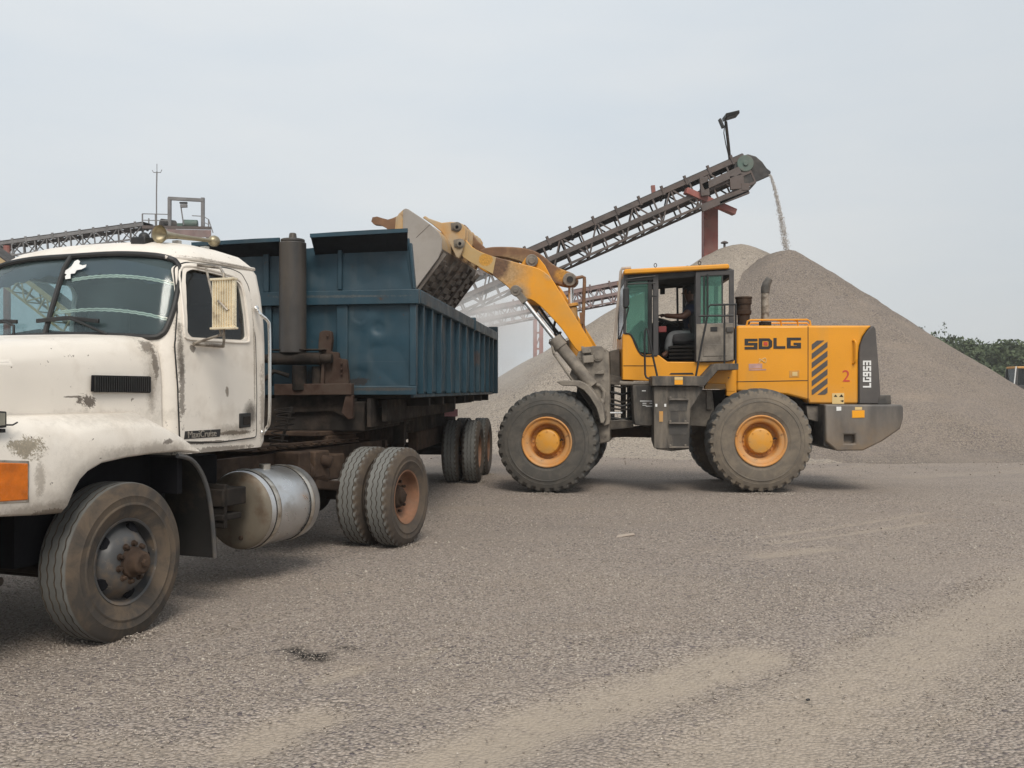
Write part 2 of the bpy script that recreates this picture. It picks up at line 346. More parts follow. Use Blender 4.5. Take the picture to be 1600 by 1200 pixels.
M['rust'] = paint('rusty_steel', (.042, .027, .019), .85, spec=.2, var=.4, vs=5, dirt=(.11, .072, .048), amt=.7, ds=4, dlo=.48, dhi=.74, bump=.4)
M['rust_red'] = paint('red_oxide_steel', (.050, .029, .021), .8, spec=.2, var=.4, vs=5, dirt=(.06, .045, .035), amt=.8, ds=5, dlo=.42, dhi=.65, bump=.3)
M['chassis'] = paint('grimy_chassis', (.020, .017, .015), .85, spec=.15, var=.4, dirt=(.075, .055, .042), amt=.7, ds=4, dlo=.48, dhi=.76, bump=.3)
M['black'] = paint('black_plastic', (.014, .014, .014), .55, var=.2, dirt=(.10, .085, .07), amt=.22, ds=4, dlo=.5, dhi=.75)
M['dark'] = paint('dark_interior', (.008, .008, .010), .8, var=.2, bump=0, spec=.1)
M['flap'] = paint('rubber_mudguard', (.018, .017, .016), .75, spec=.15, var=.3, dirt=(.10, .075, .05), amt=.7, ds=3, dlo=.5, dhi=.78)
M['flap_lip'] = paint('mudguard_lip', (.06, .062, .065), .5, var=.2, dirt=(.14, .11, .08), amt=.7, ds=5)
M['rim_steel'] = paint('worn_rim_steel', (.055, .055, .056), .5, .0, var=.35, dirt=(.15, .11, .075), amt=.85, ds=7, dlo=.48, dhi=.68, rust=(.30, .26, .21), rlo=.645, rhi=.66, rs=12)
M['rim_rust'] = paint('rusty_rim', (.215, .105, .058), .75, var=.25, vs=6, dirt=(.15, .085, .05), amt=.7, ds=7, dlo=.45, dhi=.65)
M['rim_yellow'] = paint('dusty_yellow_rim', (.56, .235, .045), .6, var=.1, dirt=(.42, .255, .125), amt=.85, ds=4, dlo=.38, dhi=.66, rust=(.2, .09, .035), rlo=.62, rhi=.66, rs=7)
M['hub_yellow'] = paint('yellow_hub_paint', (.62, .28, .03), .5, var=.06, dirt=(.40, .25, .10), amt=.6, ds=5, dlo=.42, dhi=.7)
M['chrome'] = paint('chrome', (.75, .74, .72), .12, 1., var=.04, bump=0)
M['arm'] = paint('dull_bracket_metal', (.33, .29, .24), .45, .4, var=.2, dirt=(.10,.075,.055), amt=.8, ds=12, dlo=.45, dhi=.62)
M['chrome_worn'] = paint('worn_chrome', (.55, .51, .45), .34, .9, var=.12, dirt=(.20, .15, .10), amt=.7, ds=8, dlo=.5, dhi=.65, bump=.1)
M['steel_rod'] = paint('polished_rod', (.78, .77, .75), .22, .75, var=.05, bump=0)
M['alu'] = paint('fuel_tank_aluminium', (.55, .55, .55), .36, .85, var=.1, vs=4, dirt=(.22, .17, .12), amt=.8, ds=3, dlo=.50, dhi=.78, low=(.20, .155, .11), lowz=(.25, .62), bump=.05)
M['alu_dirty'] = paint('muddy_tank_end', (.17, .145, .11), .6, .3, var=.2, dirt=(.10, .06, .035), amt=.8, ds=5, dlo=.5, dhi=.68, bump=.15)
M['ribbed'] = paint('ribbed_mirror_back', (.80, .68, .48), .28, .6, var=.2, vs=6, dirt=(.22,.15,.09), amt=.7, ds=9, dlo=.52, dhi=.7)
M['brass'] = paint('tarnished_brass', (.35, .30, .20), .4, .7, var=.2, vs=8, dirt=(.18, .15, .10), amt=.6, ds=9)
M['red'] = paint('red_lens', (.35, .03, .02), .35, var=.1)
M['red_paint'] = paint('faded_red_steel', (.27, .085, .07), .65, var=.2, dirt=(.20, .12, .10), amt=.7, ds=2, dlo=.4, dhi=.7, rust=(.10, .05, .04), rlo=.6, rhi=.68, rs=3)
M['conveyor'] = paint('conveyor_steel', (.085, .070, .064), .75, var=.3, vs=2, dirt=(.14, .10, .085), amt=.6, ds=1.5, dlo=.42, dhi=.7)
M['conveyor_red'] = paint('faded_red_truss', (.21, .145, .135), .75, var=.25, vs=2, dirt=(.20, .175, .165), amt=.8, ds=1.2)
M['conveyor_grey'] = paint('galvanised_truss', (.17, .165, .165), .7, var=.25, vs=2)
M['conveyor_yellow'] = paint('cream_truss_paint', (.42, .31, .17), .7, var=.2, vs=2)
M['belt'] = paint('rubber_belt', (.035, .033, .032), .8, var=.3, dirt=(.15, .13, .115), amt=.5, ds=2)
M['green_hood'] = paint('green_drive_guard', (.075, .12, .10), .6, var=.2, dirt=(.14, .12, .10), amt=.7, ds=2)
M['orange'] = paint('orange_reflector', (.78, .33, .01), .35, var=.06, bump=0)
M['white_mark'] = paint('white_marking', (.72, .72, .70), .5, var=.05, bump=0)
M['cream_mark'] = paint('cream_label', (.62, .45, .2), .5, var=.08, bump=0)
M['black_mark'] = paint('black_marking', (.02, .018, .018), .45, var=.05, bump=0)
M['red_mark'] = paint('red_marking', (.5, .05, .03), .5, var=.1, bump=0)
M['faint_mark'] = paint('faded_sticker', (.42, .25, .22), .5, var=.2, vs=8, bump=0)
M['cloth_blue'] = paint('navy_cloth', (.016, .022, .05), .9, var=.15, bump=0)
M['jeans'] = paint('grey_denim', (.12, .125, .13), .9, var=.25, vs=6)
M['skin'] = paint('brown_skin', (.10, .045, .028), .5, var=.08, bump=0)
M['hair'] = paint('black_hair', (.01, .009, .009), .8, bump=0)
M['seat'] = paint('dark_seat_cover', (.03, .028, .03), .8, var=.2)
M['red_seat'] = paint('red_panel', (.20, .03, .03), .6)
M['cord'] = paint('cream_cord', (.82, .78, .66), .8, var=.15)
M['liner'] = paint('cab_liner', (.19, .17, .14), .8, var=.15)
M['tint'] = paint('navy_curtain', (.022, .028, .05), .9, var=.2)

def tyre_mat(name, tread, side, mud, face_y=.05, amt=.8):
    t = NT(name); v = t.vec(); geo = t.n('ShaderNodeNewGeometry')
    nrm = t.n('ShaderNodeTexCoord').outputs['Normal']; ny = t.math('ABSOLUTE', t.n('ShaderNodeSeparateXYZ', {0: nrm}).outputs[1])
    c0 = t.mix(t.ramp(t.noise(v, 6, 6), .3, .7), tuple(x*.8 for x in tread), tuple(x*1.2 for x in tread))
    c1 = t.mix(t.ramp(t.noise(v, 4.5, 8, .68, .6), .42, .6), side, mud)
    c = t.mix(t.ramp(ny, .45, .75), c0, t.mix(amt, side, c1))
    b = t.bsdf(c, .85); t.t.links.new(t.bump(t.noise(v, 60, 4), .25, .004), b.inputs['Normal']); return t.m
M['tyre_truck'] = tyre_mat('truck_tyre_rubber', (.115, .115, .108), (.048, .040, .033), (.115, .083, .055))
M['tyre_rear'] = tyre_mat('drive_tyre_rubber', (.15, .15, .14), (.055, .043, .034), (.095, .07, .048))
M['tyre_loader'] = tyre_mat('loader_tyre_rubber', (.072, .072, .070), (.125, .105, .083), (.19, .155, .115))
M['tyre_loader_dark'] = tyre_mat('front_loader_tyre_rubber', (.062, .062, .060), (.066, .061, .054), (.105, .093, .078))

def glass(name, tint=(.9, .95, .93), rough=.02, dust=0., dustcol=(.25, .24, .21)):
    t = NT(name); v = t.vec()
    tr = t.n('ShaderNodeBsdfTransparent', {0: (*tint, 1)}); gl = t.n('ShaderNodeBsdfGlossy', {'Roughness': rough})
    bf = t.n('ShaderNodeNewGeometry').outputs['Backfacing']; fr = t.n('ShaderNodeFresnel', {'IOR': t.ramp(bf, 0., 1., 1.45, 1/1.45)}).outputs[0]
    m1 = t.n('ShaderNodeMixShader', {0: fr, 1: tr.outputs[0], 2: gl.outputs[0]})
    df = t.n('ShaderNodeBsdfDiffuse', {0: (*dustcol, 1)})
    f = t.math('MULTIPLY', t.ramp(t.noise(v, 2.0, 6), .3, .75, .5, 1.4), dust)
    m2 = t.n('ShaderNodeMixShader', {0: f, 1: m1.outputs[0], 2: df.outputs[0]})
    t.t.links.new(m2.outputs[0], t.out.inputs[0]); return t.m
M['glass'] = glass('windscreen_glass', (.82, .90, .91), .14, .12, (.20, .27, .28))
M['glass_side'] = glass('smoked_side_glass', (.50, .53, .54), .02, .03)
M['glass_teal'] = glass('tinted_cab_glass', (.50, .72, .64), .02, .22, (.16, .34, .28))
M['lamp'] = glass('lamp_lens', (.85, .85, .8), .1, .5, (.5, .48, .4))
M['amber'] = paint('amber_lens', (.62, .15, .006), .25, var=.25, vs=12, bump=.4, bs=60)

def gravel(name, dark, mid, light, cell=38., sand=False, tint=None, bumpd=.02):
    t = NT(name); v = t.vec(); w_ = t.noise(v, 9., 3)
    vo = t.n('ShaderNodeTexVoronoi', {'Vector': v, 'Scale': cell}); vo.feature = 'F1'
    rnd = t.n('ShaderNodeSeparateColor', {0: vo.outputs['Color']})
    c = t.mix(t.ramp(rnd.outputs[0], 0., .55), dark, mid); c = t.mix(t.ramp(rnd.outputs[1], .55, 1.), c, light)
    c = t.mix(t.ramp(rnd.outputs[2], .9, .95), c, (.10, .085, .10))
    edge = t.ramp(vo.outputs['Distance'], .45, .75, 1., .5)
    c = t.mix(1., c, t.n('ShaderNodeCombineColor', {0: edge, 1: edge, 2: edge}).outputs[0], 'MULTIPLY')
    big = t.noise(v, .35, 6, .6); c = t.mix(t.math('MULTIPLY', t.ramp(big, .35, .68), .55), c, tint or mid)
    sm = t.noise(v, 1.7, 6, .6); c = t.mix(t.math('MULTIPLY', t.ramp(sm, .38, .66), .30), c, tuple(x*.75 for x in mid))
    pt = t.noise(t.vec((.55, 1.1, 1.)), .62, 7, .62, .4); c = t.mix(t.math('MULTIPLY', t.ramp(pt, .5, .68), .30 if sand else .22), c, (.21, .185, .172))
    p2 = t.noise(t.vec((.5, 1.3, 1.2)), .9, 6, .6); c = t.mix(t.math('MULTIPLY', t.ramp(p2, .55, .72), .35), c, (.33, .265, .205))
    h = t.math('MULTIPLY', vo.outputs['Distance'], -1.); rough_s = 1.
    if sand:
        a = t.n('ShaderNodeAttribute', attribute_name='sand').outputs['Fac']
        f = t.math('ADD', a, t.math('MULTIPLY', t.math('SUBTRACT', t.noise(v, 5., 9, .7), .5), 1.1))
        f = t.math('MULTIPLY', t.ramp(f, .25, 1.15), .85)
        g = t.mix(t.ramp(t.noise(v, 90., 5, .7), .3, .7), (.315, .262, .205), (.385, .325, .26))
        c = t.mix(f, c, g)
        o = t.n('ShaderNodeAttribute', attribute_name='oil').outputs['Fac']
        c = t.mix(t.math('MULTIPLY', o, t.ramp(t.noise(v, 26., 6, .7), .40, .46)), c, (.014, .012, .011))
        h = t.math('MULTIPLY', h, t.ramp(f, 0., 1., 1., .25))
    b = t.bsdf(c, .92); b.inputs['Specular IOR Level'].default_value = .2
    t.t.links.new(t.bump(h, 1., bumpd), b.inputs['Normal']); return t.m
M['ground'] = gravel('crushed_gravel_ground', (.175, .15, .13), (.375, .314, .268), (.49, .425, .37), 50, sand=True, tint=(.345, .288, .238))
M['pile_grey'] = gravel('grey_chippings', (.15, .128, .112), (.262, .218, .18), (.34, .288, .242), 30, tint=(.285, .238, .20), bumpd=.03)
M['pile_tan'] = gravel('tan_quarry_dust', (.27, .23, .19), (.345, .296, .245), (.42, .37, .31), 24, tint=(.36, .31, .255), bumpd=.02)

# ================================================================== SETTING
def vnoise(X, Y, sc, seed):
    """smooth value noise on arrays"""
    r = np.random.default_rng(seed).random((64, 64)); x = X/sc; y = Y/sc
    xi = np.floor(x).astype(int); yi = np.floor(y).astype(int); fx = x-xi; fy = y-yi
    fx = fx*fx*(3-2*fx); fy = fy*fy*(3-2*fy); g = lambda a, b: r[a % 64, b % 64]
    return (g(xi, yi)*(1-fx)+g(xi+1, yi)*fx)*(1-fy)+(g(xi, yi+1)*(1-fx)+g(xi+1, yi+1)*fx)*fy
def ground_px(x, y):
    Y = CAM_H*FPX/(y-HORIZON); return ((x-800)/FPX*Y, Y)
def seg_dist(X, Y, line):
    D = np.full(X.shape, 1e9)
    for (x0, y0), (x1, y1) in zip(line[:-1], line[1:]):
        dx, dy = x1-x0, y1-y0; t = np.clip(((X-x0)*dx+(Y-y0)*dy)/(dx*dx+dy*dy+1e-9), 0, 1)
        D = np.minimum(D, np.hypot(X-x0-t*dx, Y-y0-t*dy))
    return D
SANDS = [  # wheel tracks and patches of pale dust: centre line (photo points on the ground) and half width in metres
    ([(560,1260),(700,1190),(840,1130),(980,1090),(1080,1060),(1175,1030)], .34, 1.0),
    ([(380,1170),(440,1135),(492,1118)], .22, .9), ([(500,1062),(560,1045)], .10, .7), ([(640,1030),(690,1012)], .06, .6),
    ([(1080,1260),(1240,1130),(1370,1060),(1500,985),(1650,900)], .55, .85),
    ([(1330,1240),(1450,1110),(1620,1000)], .35, .6),
    ([(1190,838),(1300,824),(1400,808),(1450,800)], .10, .8), ([(1205,848),(1330,833),(1450,815)], .10, .8), ([(1190,868),(1300,856)], .20, .75),
    ([(-60,1190),(120,1165),(300,1172)], .22, .5), ([(300,1000),(420,965)], .12, .4), ([(1420,745),(1620,735)], .5, .5), ([(1250,735),(1420,722)], .35, .45),
    ([(690,905),(800,890)], .12, .35), ([(900,1010),(1000,985)], .10, .35)]
def ground_z(X, Y):
    z = .018*(vnoise(X, Y, 1.3, 1)-.5) + .035*(vnoise(X, Y, 4.1, 2)-.5)
    z += .075*np.exp(-(((X+.9)/1.6)**2+((Y-17.3)/1.5)**2))
    z += .045*np.exp(-(((X-4.0)/1.3)**2+((Y-15.4)/1.6)**2))
    near = np.clip((Y-60)/60, 0, 1)
    return z*(1-near)
def axis(parts): return np.unique(np.concatenate([np.linspace(a, b, n) for a, b, n in parts]))
gx = axis([(-900,-60,12), (-60,-12,25), (-12,-5,36), (-5,9,190), (9,20,56), (20,60,21), (60,900,12)])
gy = axis([(-60,0,13), (0,3.6,13), (3.6,10,120), (10,24,140), (24,60,60), (60,1500,20)])
GX, GY = np.meshgrid(gx, gy); GZ = ground_z(GX, GY)
for line, hw, a in SANDS:
    D = seg_dist(GX, GY, [ground_px(*p) for p in line])/hw; GZ += a*(-.016*np.exp(-(D/.8)**2)+.010*np.exp(-((D-1.35)/.35)**2))
ny_, nx_ = GX.shape; idx = np.arange(nx_*ny_).reshape(ny_, nx_)
me = bpy.data.meshes.new('ground')
me.from_pydata(np.stack([GX, GY, GZ], -1).reshape(-1, 3).tolist(), [], np.stack([idx[:-1,:-1], idx[:-1,1:], idx[1:,1:], idx[1:,:-1]], -1).reshape(-1, 4).tolist())
sand = np.zeros(GX.shape)
for line, hw, a in SANDS:
    D = seg_dist(GX, GY, [ground_px(*p) for p in line]); sand = np.maximum(sand, a*np.clip(1.35-D/hw, 0, 1))
sand += .22*(vnoise(GX, GY*.6, 2.2, 5)-.55)
oil = np.zeros(GX.shape)
for line, hw in (([(458,1015),(478,1026),(502,1030)], .07), ([(486,1024),(512,1022)], .04), ([(540,1012),(552,1014)], .03)):
    oil = np.maximum(oil, np.clip(1.4-seg_dist(GX, GY, [ground_px(*p) for p in line])/hw, 0, 1))
for nm, arr in (('sand', sand), ('oil', oil)):
    at = me.attributes.new(nm, 'FLOAT', 'POINT'); at.data.foreach_set('value', arr.reshape(-1).astype(np.float32))
finish(me, 60)
tag(link('ground', me, M['ground']), kind='structure')

def pebbles(name, P, size, mat, seed, flat=.65):
    """a scatter of small angular stones as one mesh"""
    rng = np.random.default_rng(seed); n = len(P)
    base = np.array([(1,0,0),(-1,0,0),(0,1,0),(0,-1,0),(0,0,1),(0,0,-1)], float); fc = np.array([(0,2,4),(2,1,4),(1,3,4),(3,0,4),(2,0,5),(1,2,5),(3,1,5),(0,3,5)])
    sc = size[:, None, None]*rng.uniform(.6, 1.15, (n, 6, 1))*base[None]
    sc[:, :, 2] *= flat; a = rng.random(n)*6.283; t = rng.normal(0, .35, n)
    x = sc[:, :, 0]*np.cos(t)[:, None]-sc[:, :, 2]*np.sin(t)[:, None]; z = sc[:, :, 0]*np.sin(t)[:, None]+sc[:, :, 2]*np.cos(t)[:, None]; y = sc[:, :, 1]
    X = x*np.cos(a)[:, None]-y*np.sin(a)[:, None]+P[:, 0:1]; Y = x*np.sin(a)[:, None]+y*np.cos(a)[:, None]+P[:, 1:2]; Z = z+P[:, 2:3]
    me = bpy.data.meshes.new(name); V = np.stack([X, Y, Z], -1).reshape(-1, 3); F = (fc[None]+6*np.arange(n)[:, None, None]).reshape(-1, 3)
    me.vertices.add(len(V)); me.vertices.foreach_set('co', V.reshape(-1)); me.loops.add(F.size); me.loops.foreach_set('vertex_index', F.reshape(-1).astype(np.int32))
    me.polygons.add(len(F)); me.polygons.foreach_set('loop_start', np.arange(0, F.size, 3, dtype=np.int32)); me.update(calc_edges=True); me.validate()
    at = me.attributes.new('shade', 'FLOAT', 'POINT'); at.data.foreach_set('value', np.repeat(rng.random(n), 6).astype(np.float32))
    return link(name, me, mat)
def stone_mat(name, dark, mid, light):
    t = NT(name); a = t.n('ShaderNodeAttribute', attribute_name='shade').outputs['Fac']
    c = t.mix(t.ramp(a, 0, .6), dark, mid); c = t.mix(t.ramp(a, .7, 1.), c, light); t.bsdf(c, .9, Specular_IOR_Level=.2); return t.m
M['stone'] = stone_mat('loose_stone', (.175, .15, .13), (.335, .285, .24), (.50, .45, .39))
M['fresh_stone'] = stone_mat('fresh_chippings', (.36, .335, .31), (.50, .47, .44), (.64, .61, .58))
def near_stones(n, y0, y1, s0, s1, seed):
    rng = np.random.default_rng(seed); Y = np.sqrt(rng.uniform(y0*y0, y1*y1, n)); X = rng.uniform(-.57, .57, n)*Y
    i = np.clip(np.searchsorted(gx, X), 0, nx_-1); j = np.clip(np.searchsorted(gy, Y), 0, ny_-1)
    keep = rng.random(n) > np.clip(sand[j, i]*1.25, 0, .93)
    X, Y = X[keep], Y[keep]; s = rng.uniform(0, 1, len(X))**2*(s1-s0)+s0
    return np.stack([X, Y, ground_z(X, Y)+s*.15], -1), s
P1, s1 = near_stones(64000, 4.0, 8.5, .0035, .0105, 21); P2, s2 = near_stones(26000, 8.0, 15., .006, .014, 22); P3, s3 = near_stones(900, 4.0, 14., .010, .024, 23)
# grit pushed up round the tyres
PT, ST = [], []
for fr, pts in ((FT, [(0,.14),(4.06,.14),(4.06,.47),(0,2.3),(4.06,2.3)]), (FD, [(6.3,.19),(6.3,.52),(7.6,.19)]), (FR, [(0,.3)]), (FF, [(0,.3)])):
    big = fr in (FR, FF); n_ = 520 if not big else 800
    for lx, ly in pts:
        ux = RNG.normal(0, .20 if not big else .32, n_); uy = (.17 if not big else .33)*np.sign(RNG.random(n_)-.5)+RNG.normal(0, .05, n_)+(ly if not big else .3)
        X = fr.o.x+fr.ax.x*(lx+ux)+fr.ay.x*uy; Y = fr.o.y+fr.ax.y*(lx+ux)+fr.ay.y*uy
        PT.append(np.stack([X, Y, ground_z(X, Y)+RNG.uniform(0, .022, n_)*np.exp(-(ux/.2)**2)], -1)); ST.append(RNG.uniform(.004, .013, n_)*(1.25 if big else 1))
tag(pebbles('loose_gravel', np.concatenate([P1, P2, P3]+PT), np.concatenate([s1, s2, s3]+ST), M['stone'], 3), kind='stuff')

# ---- scraps lying on the gravel
def scrap(name, x, y, pts, th, mat, label, rz):
    X, Y = ground_px(x, y); b = MB(); b.prismz(pts, 0, th)
    o = b.build(name, mat, bevel=.003); o.location = (X, Y, float(ground_z(np.array(X), np.array(Y)))+.006); o.rotation_euler = (R(3), R(-4), rz)
    tag(o, label, 'scrap'); return o
scrap('scrap_board', 975, 838, [(-.13,-.03),(.12,-.045),(.15,.03),(-.05,.05)], .010, M['guard'], 'small pale broken board lying on the gravel in front of the loader', .5)
scrap('scrap_rubber', 1262, 1098, [(-.011,-.009),(.013,-.006),(.010,.010),(-.007,.008)], .009, M['black'], 'tiny black scrap lying on the sandy track at the right', .2)

# ---- gravel heaps
def heap(name, mat, ridge, H, slope, label, foot=.5, seed=1, soft=.8, rot=0., amp=.10, res=.22, rad=13., skew=0.):
    (x0, y0), (x1, y1) = ridge; cx, cy = (x0+x1)/2, (y0+y1)/2
    n = int(2*rad/res); X, Y = np.meshgrid(np.linspace(-rad, rad, n)+cx, np.linspace(-rad, rad, n)+cy)
    d = seg_dist(X, Y, ridge); ang = np.arctan2(Y-cy, X-cx)
    d = d*(1+skew*np.clip((X-cx-.5)/3, 0, 1)); d = d*(1+.018*np.sin(3*ang+seed)+.012*np.sin(7*ang+2*seed))
    Z = H - slope*(np.sqrt(d*d+soft*soft)-soft)
    Z += amp*(vnoise(X, Y, 1.1, seed+10)-.5)*np.clip(d/2, .3, 1) + 2.2*amp*(vnoise(X, Y, 3.2, seed+11)-.5)*np.clip(d/3, 0, 1) + .05*(vnoise(X, Y, .35, seed+12)-.5)
    run = vnoise(ang*7+20, d*.22+5, 1., seed+20)-.5; Z += .20*run*np.clip(d/4, 0, 1) + .07*(vnoise(ang*19+40, d*.3+9, 1., seed+21)-.5)*np.clip(d/3, 0, 1)
    Z = np.where(Z > foot, Z, foot*np.exp((Z-foot)/foot)) - .06
    idx = np.arange(n*n).reshape(n, n); q = np.stack([idx[:-1,:-1], idx[:-1,1:], idx[1:,1:], idx[1:,:-1]], -1).reshape(-1, 4)
    zq = Z.reshape(-1)[q].max(1); q = q[zq > -.03]
    me = bpy.data.meshes.new(name); used = np.unique(q); rm = np.zeros(n*n, int); rm[used] = np.arange(len(used))
    me.from_pydata(np.stack([X-cx, Y-cy, Z], -1).reshape(-1, 3)[used].tolist(), [], rm[q].tolist()); finish(me, 80)
    o = link(name, me, mat); o.location = (cx, cy, 0); tag(o, label, 'gravel heap'); return o
a = world_at(1228, 388, 32); heap('gravel_heap', M['pile_grey'], [(a.x, 32), (a.x-.15, 33.2)], a.z+.02, .685, 'large grey gravel heap behind the loader with chippings falling onto its peak', seed=3, soft=.28)
a = world_at(1158, 380, 35); heap('gravel_heap', M['pile_tan'], [(a.x-.1, 35), (a.x+.5, 36)], a.z+.02, .60, 'paler tan gravel heap, its peak partly hidden by the grey heap', seed=5, soft=.7, rad=14.5, res=.26, skew=.35)

# coarse stones rolled to the foot of the heaps
rng = np.random.default_rng(31); n = 3600; th = rng.uniform(math.pi, 2*math.pi, n); rr = 9.0+rng.gamma(2., .75, n)
P = np.stack([9.05+rr*np.cos(th), 32.3+rr*np.sin(th), np.zeros(n)], -1); P[:, 2] = ground_z(P[:, 0], P[:, 1])+.02+np.clip(10.2-rr, 0, 2)*.18
tag(pebbles('heap_toe_stones', P, rng.uniform(.008, .034, n)*rng.uniform(.5, 1., n), M['stone'], 12, .8), kind='stuff')
# ---- chippings falling from the conveyor head
n = 3400; t = RNG.random(n)
px = 1203+ (1229-1203)*t**.75 + RNG.normal(0, 1, n)*(1.0+1.9*t); py = 273 + (390-273)*t
cl = vnoise(t*40, px*.3, 1.0, 8); k = RNG.random(n) < np.clip(.25+cl*1.1, 0, 1)
px, py, t = px[k], py[k], t[k]; Yd = 34.2 + RNG.normal(0, .22, len(px)) - 1.6*t
P = np.stack([(px-800)/FPX*Yd, Yd, CAM_H+(HORIZON-py)/FPX*Yd], -1)
tag(pebbles('falling_chippings', P, RNG.uniform(.009, .022, len(P)), M['fresh_stone'], 9, 1.), 'stream of grey chippings pouring from the conveyor head onto the heap', 'falling gravel', 'stuff')

# ---- conveyors
def conveyor(name, label, p0, p1, width, depth, panels, mat, beltmat, th=.10, idlers=0, idh=.16, mid=True, zig=False):
    root = thing(name, label, 'conveyor', loc=(p0.x, p0.y, 0))
    o = Vector((p0.x, p0.y, 0)); a = p0-o; b = p1-o; d = (b-a); L = d.length; u = d.normalized()
    side = Vector((u.y, -u.x, 0)).normalized()*width/2; up = u.cross(side.normalized()).normalized()
    if up.z < 0: up = -up
    T = MB(); dn = -up*depth
    for s in (-1, 1):
        T.bar(a+side*s, b+side*s, th, th*1.7); T.bar(a+side*s+dn, b+side*s+dn, th*.8, th*.8)
    for i in range(panels+1):
        f = a+d*i/panels
        for s in (-1, 1):
            T.bar(f+side*s, f+side*s+dn, th*.55, th*.55)
            if i < panels:
                g = a+d*(i+1)/panels
                T.bar(f+side*s+(dn if i % 2 else Vector()), g+side*s+(Vector() if i % 2 else dn), th*.5, th*.5)
                if zig: T.bar(f+side*s+(Vector() if i % 2 else dn), f*.5+g*.5+side*s+(dn if i % 2 else Vector())*.5, th*.35, th*.35)
        T.bar(f-side+dn, f+side+dn, th*.5, th*.5)
        if i < panels: T.bar(f-side+dn, a+d*(i+1)/panels+side+dn, th*.4, th*.4)
    T.build('truss', mat, root, smooth=0)
    B = MB(); w3 = side*.95
    for off, t in (((up*.10), .03),) + (((-up*depth*.56), .05),) if mid else (((up*.10), .03),):
        B.hexa([a-w3+off, a+w3+off, a+w3+off+up*t, a-w3+off+up*t], [b-w3+off, b+w3+off, b+w3+off+up*t, b-w3+off+up*t])
    B.build('belt', beltmat, root, smooth=0)
    if mid:
        K = MB()
        for s in (-1, 1): K.bar(a+side*s*1.02-up*depth*.56, b+side*s*1.02-up*depth*.56, th*.8, th*1.6)
        K.build('return_stringer', mat, root, smooth=0)
    for i in range(idlers):
        f = a+d*(i+.5)/idlers; I = MB()
        for s in (-1, 1): I.bar(f+side*s*1.03-up*.12, f+side*s*1.12+up*idh, .07, .09)
        I.cyl(f-side*.5+up*.03, f+side*.5+up*.03, .06, n=8); I.bar(f-side*1.03-up*.05, f+side*1.03-up*.05, .06)
        I.build('idler', mat, root, smooth=30)
    return root, a, b, u, side, up, o

# the main one, rising to the head above the grey heap
p1 = world_at(1158, 250, 35.0); p0 = world_at(330, 615, 36.2)
cv, a, b, u, sd, up, o0 = conveyor('conveyor', 'long dark lattice conveyor rising to a drum head above the grey heap', p0, p1, 1.15, 1.02, 30, M['conveyor'], M['belt'], .105, 24, .22)
Y0 = 34.4
hp = [(1148,252),(1158,243.5),(1169,241),(1181,244.5),(1191,253),(1198,263),(1204.5,268),(1203,275),(1185,283),(1171,288),(1154,288),(1146,270)]
wp = lambda x, y, Y: (world_at(x, y, Y)-o0)
H = MB(); n = len(hp); H.add([wp(x, y, Y0) for x, y in hp]+[wp(x, y, Y0+1.3) for x, y in hp], [tuple(range(n)), tuple(range(2*n-1, n-1, -1))]+[(i, (i+1) % n, n+(i+1) % n, n+i) for i in range(n)])
H.build('head_chute', M['belt'], cv, bevel=.03)
D = MB(); c = wp(1165, 255, Y0-.06); D.cyl(c, c+Vector((0, 1.42, 0)), .30, n=20); D.cyl(c-Vector((0, .05, 0)), c, .1, n=12); D.build('head_drum', M['green_hood'], cv, bevel=.02)
K = MB(); q = Y0-.02
for p_, q_, ww in (((1098,293),(1156,266),.26), ((1096,327),(1168,296),.22), ((1124,318),(1170,300),.12), ((1150,275),(1152,296),.5), ((1099,277),(1102,306),.3)):
    K.bar(wp(*p_, q), wp(*q_, q), .16, ww)
K.box(wp(1158,290,q).x, wp(1170,290,q).x, q-.1-o0.y, q+1.2-o0.y, wp(0,298,q).z, wp(0,287,q).z)
K.build('drive_frame', M['conveyor'], cv, bevel=.01, smooth=0)
S = MB(); f0 = wp(1098, 313, 35.9); f1 = wp(1120, 313, 35.9)
S.box(f0.x, f1.x, f0.y-.25, f0.y+.25, -.1, f0.z); S.build('support_column', M['red_paint'], cv, bevel=.02)
S = MB(); S.bar(wp(1071, 298, 34.5), wp(1148, 332, 34.9), .3, .22); S.build('cross_arm', M['red_paint'], cv, bevel=.015)
S = MB(); S.bar(wp(1020, 290, 34.9), wp(1022, 309, 34.9), .14, .14); S.build('red_upright', M['red_paint'], cv)

fl = thing('floodlight_pole', 'thin floodlight pole standing on the conveyor head above the grey heap', 'floodlight', loc=tuple(world_at(1141, 255, 34.6)))
lw = lambda x, y: world_at(x, y, 34.6)-world_at(1141, 255, 34.6)
MB().tube([lw(1141,256), lw(1138,225), lw(1134,190)], .055, 8).build('pole', M['chassis'], fl)
MB().tube([lw(1140,250), lw(1134,225), lw(1131,208), lw(1132,196)], .018, 6).build('cable', M['black'], fl)
h = MB(); h.hexa([lw(1131,181)+Vector((0,-.35,0)), lw(1152,176)+Vector((0,-.35,0)), lw(1152,176)+Vector((0,.35,0)), lw(1131,181)+Vector((0,.35,0))],
                 [lw(1132,187)+Vector((0,-.3,0)), lw(1153,180.5)+Vector((0,-.3,0)), lw(1153,180.5)+Vector((0,.3,0)), lw(1132,187)+Vector((0,.3,0))]); h.bar(lw(1133,192), lw(1135,183), .06)
h.build('lamp_head', M['black'], fl, bevel=.02)
h = MB(); h.bar(lw(1124,186), lw(1130,200), .2, .09); h.build('lamp_head', M['black'], fl, bevel=.02)

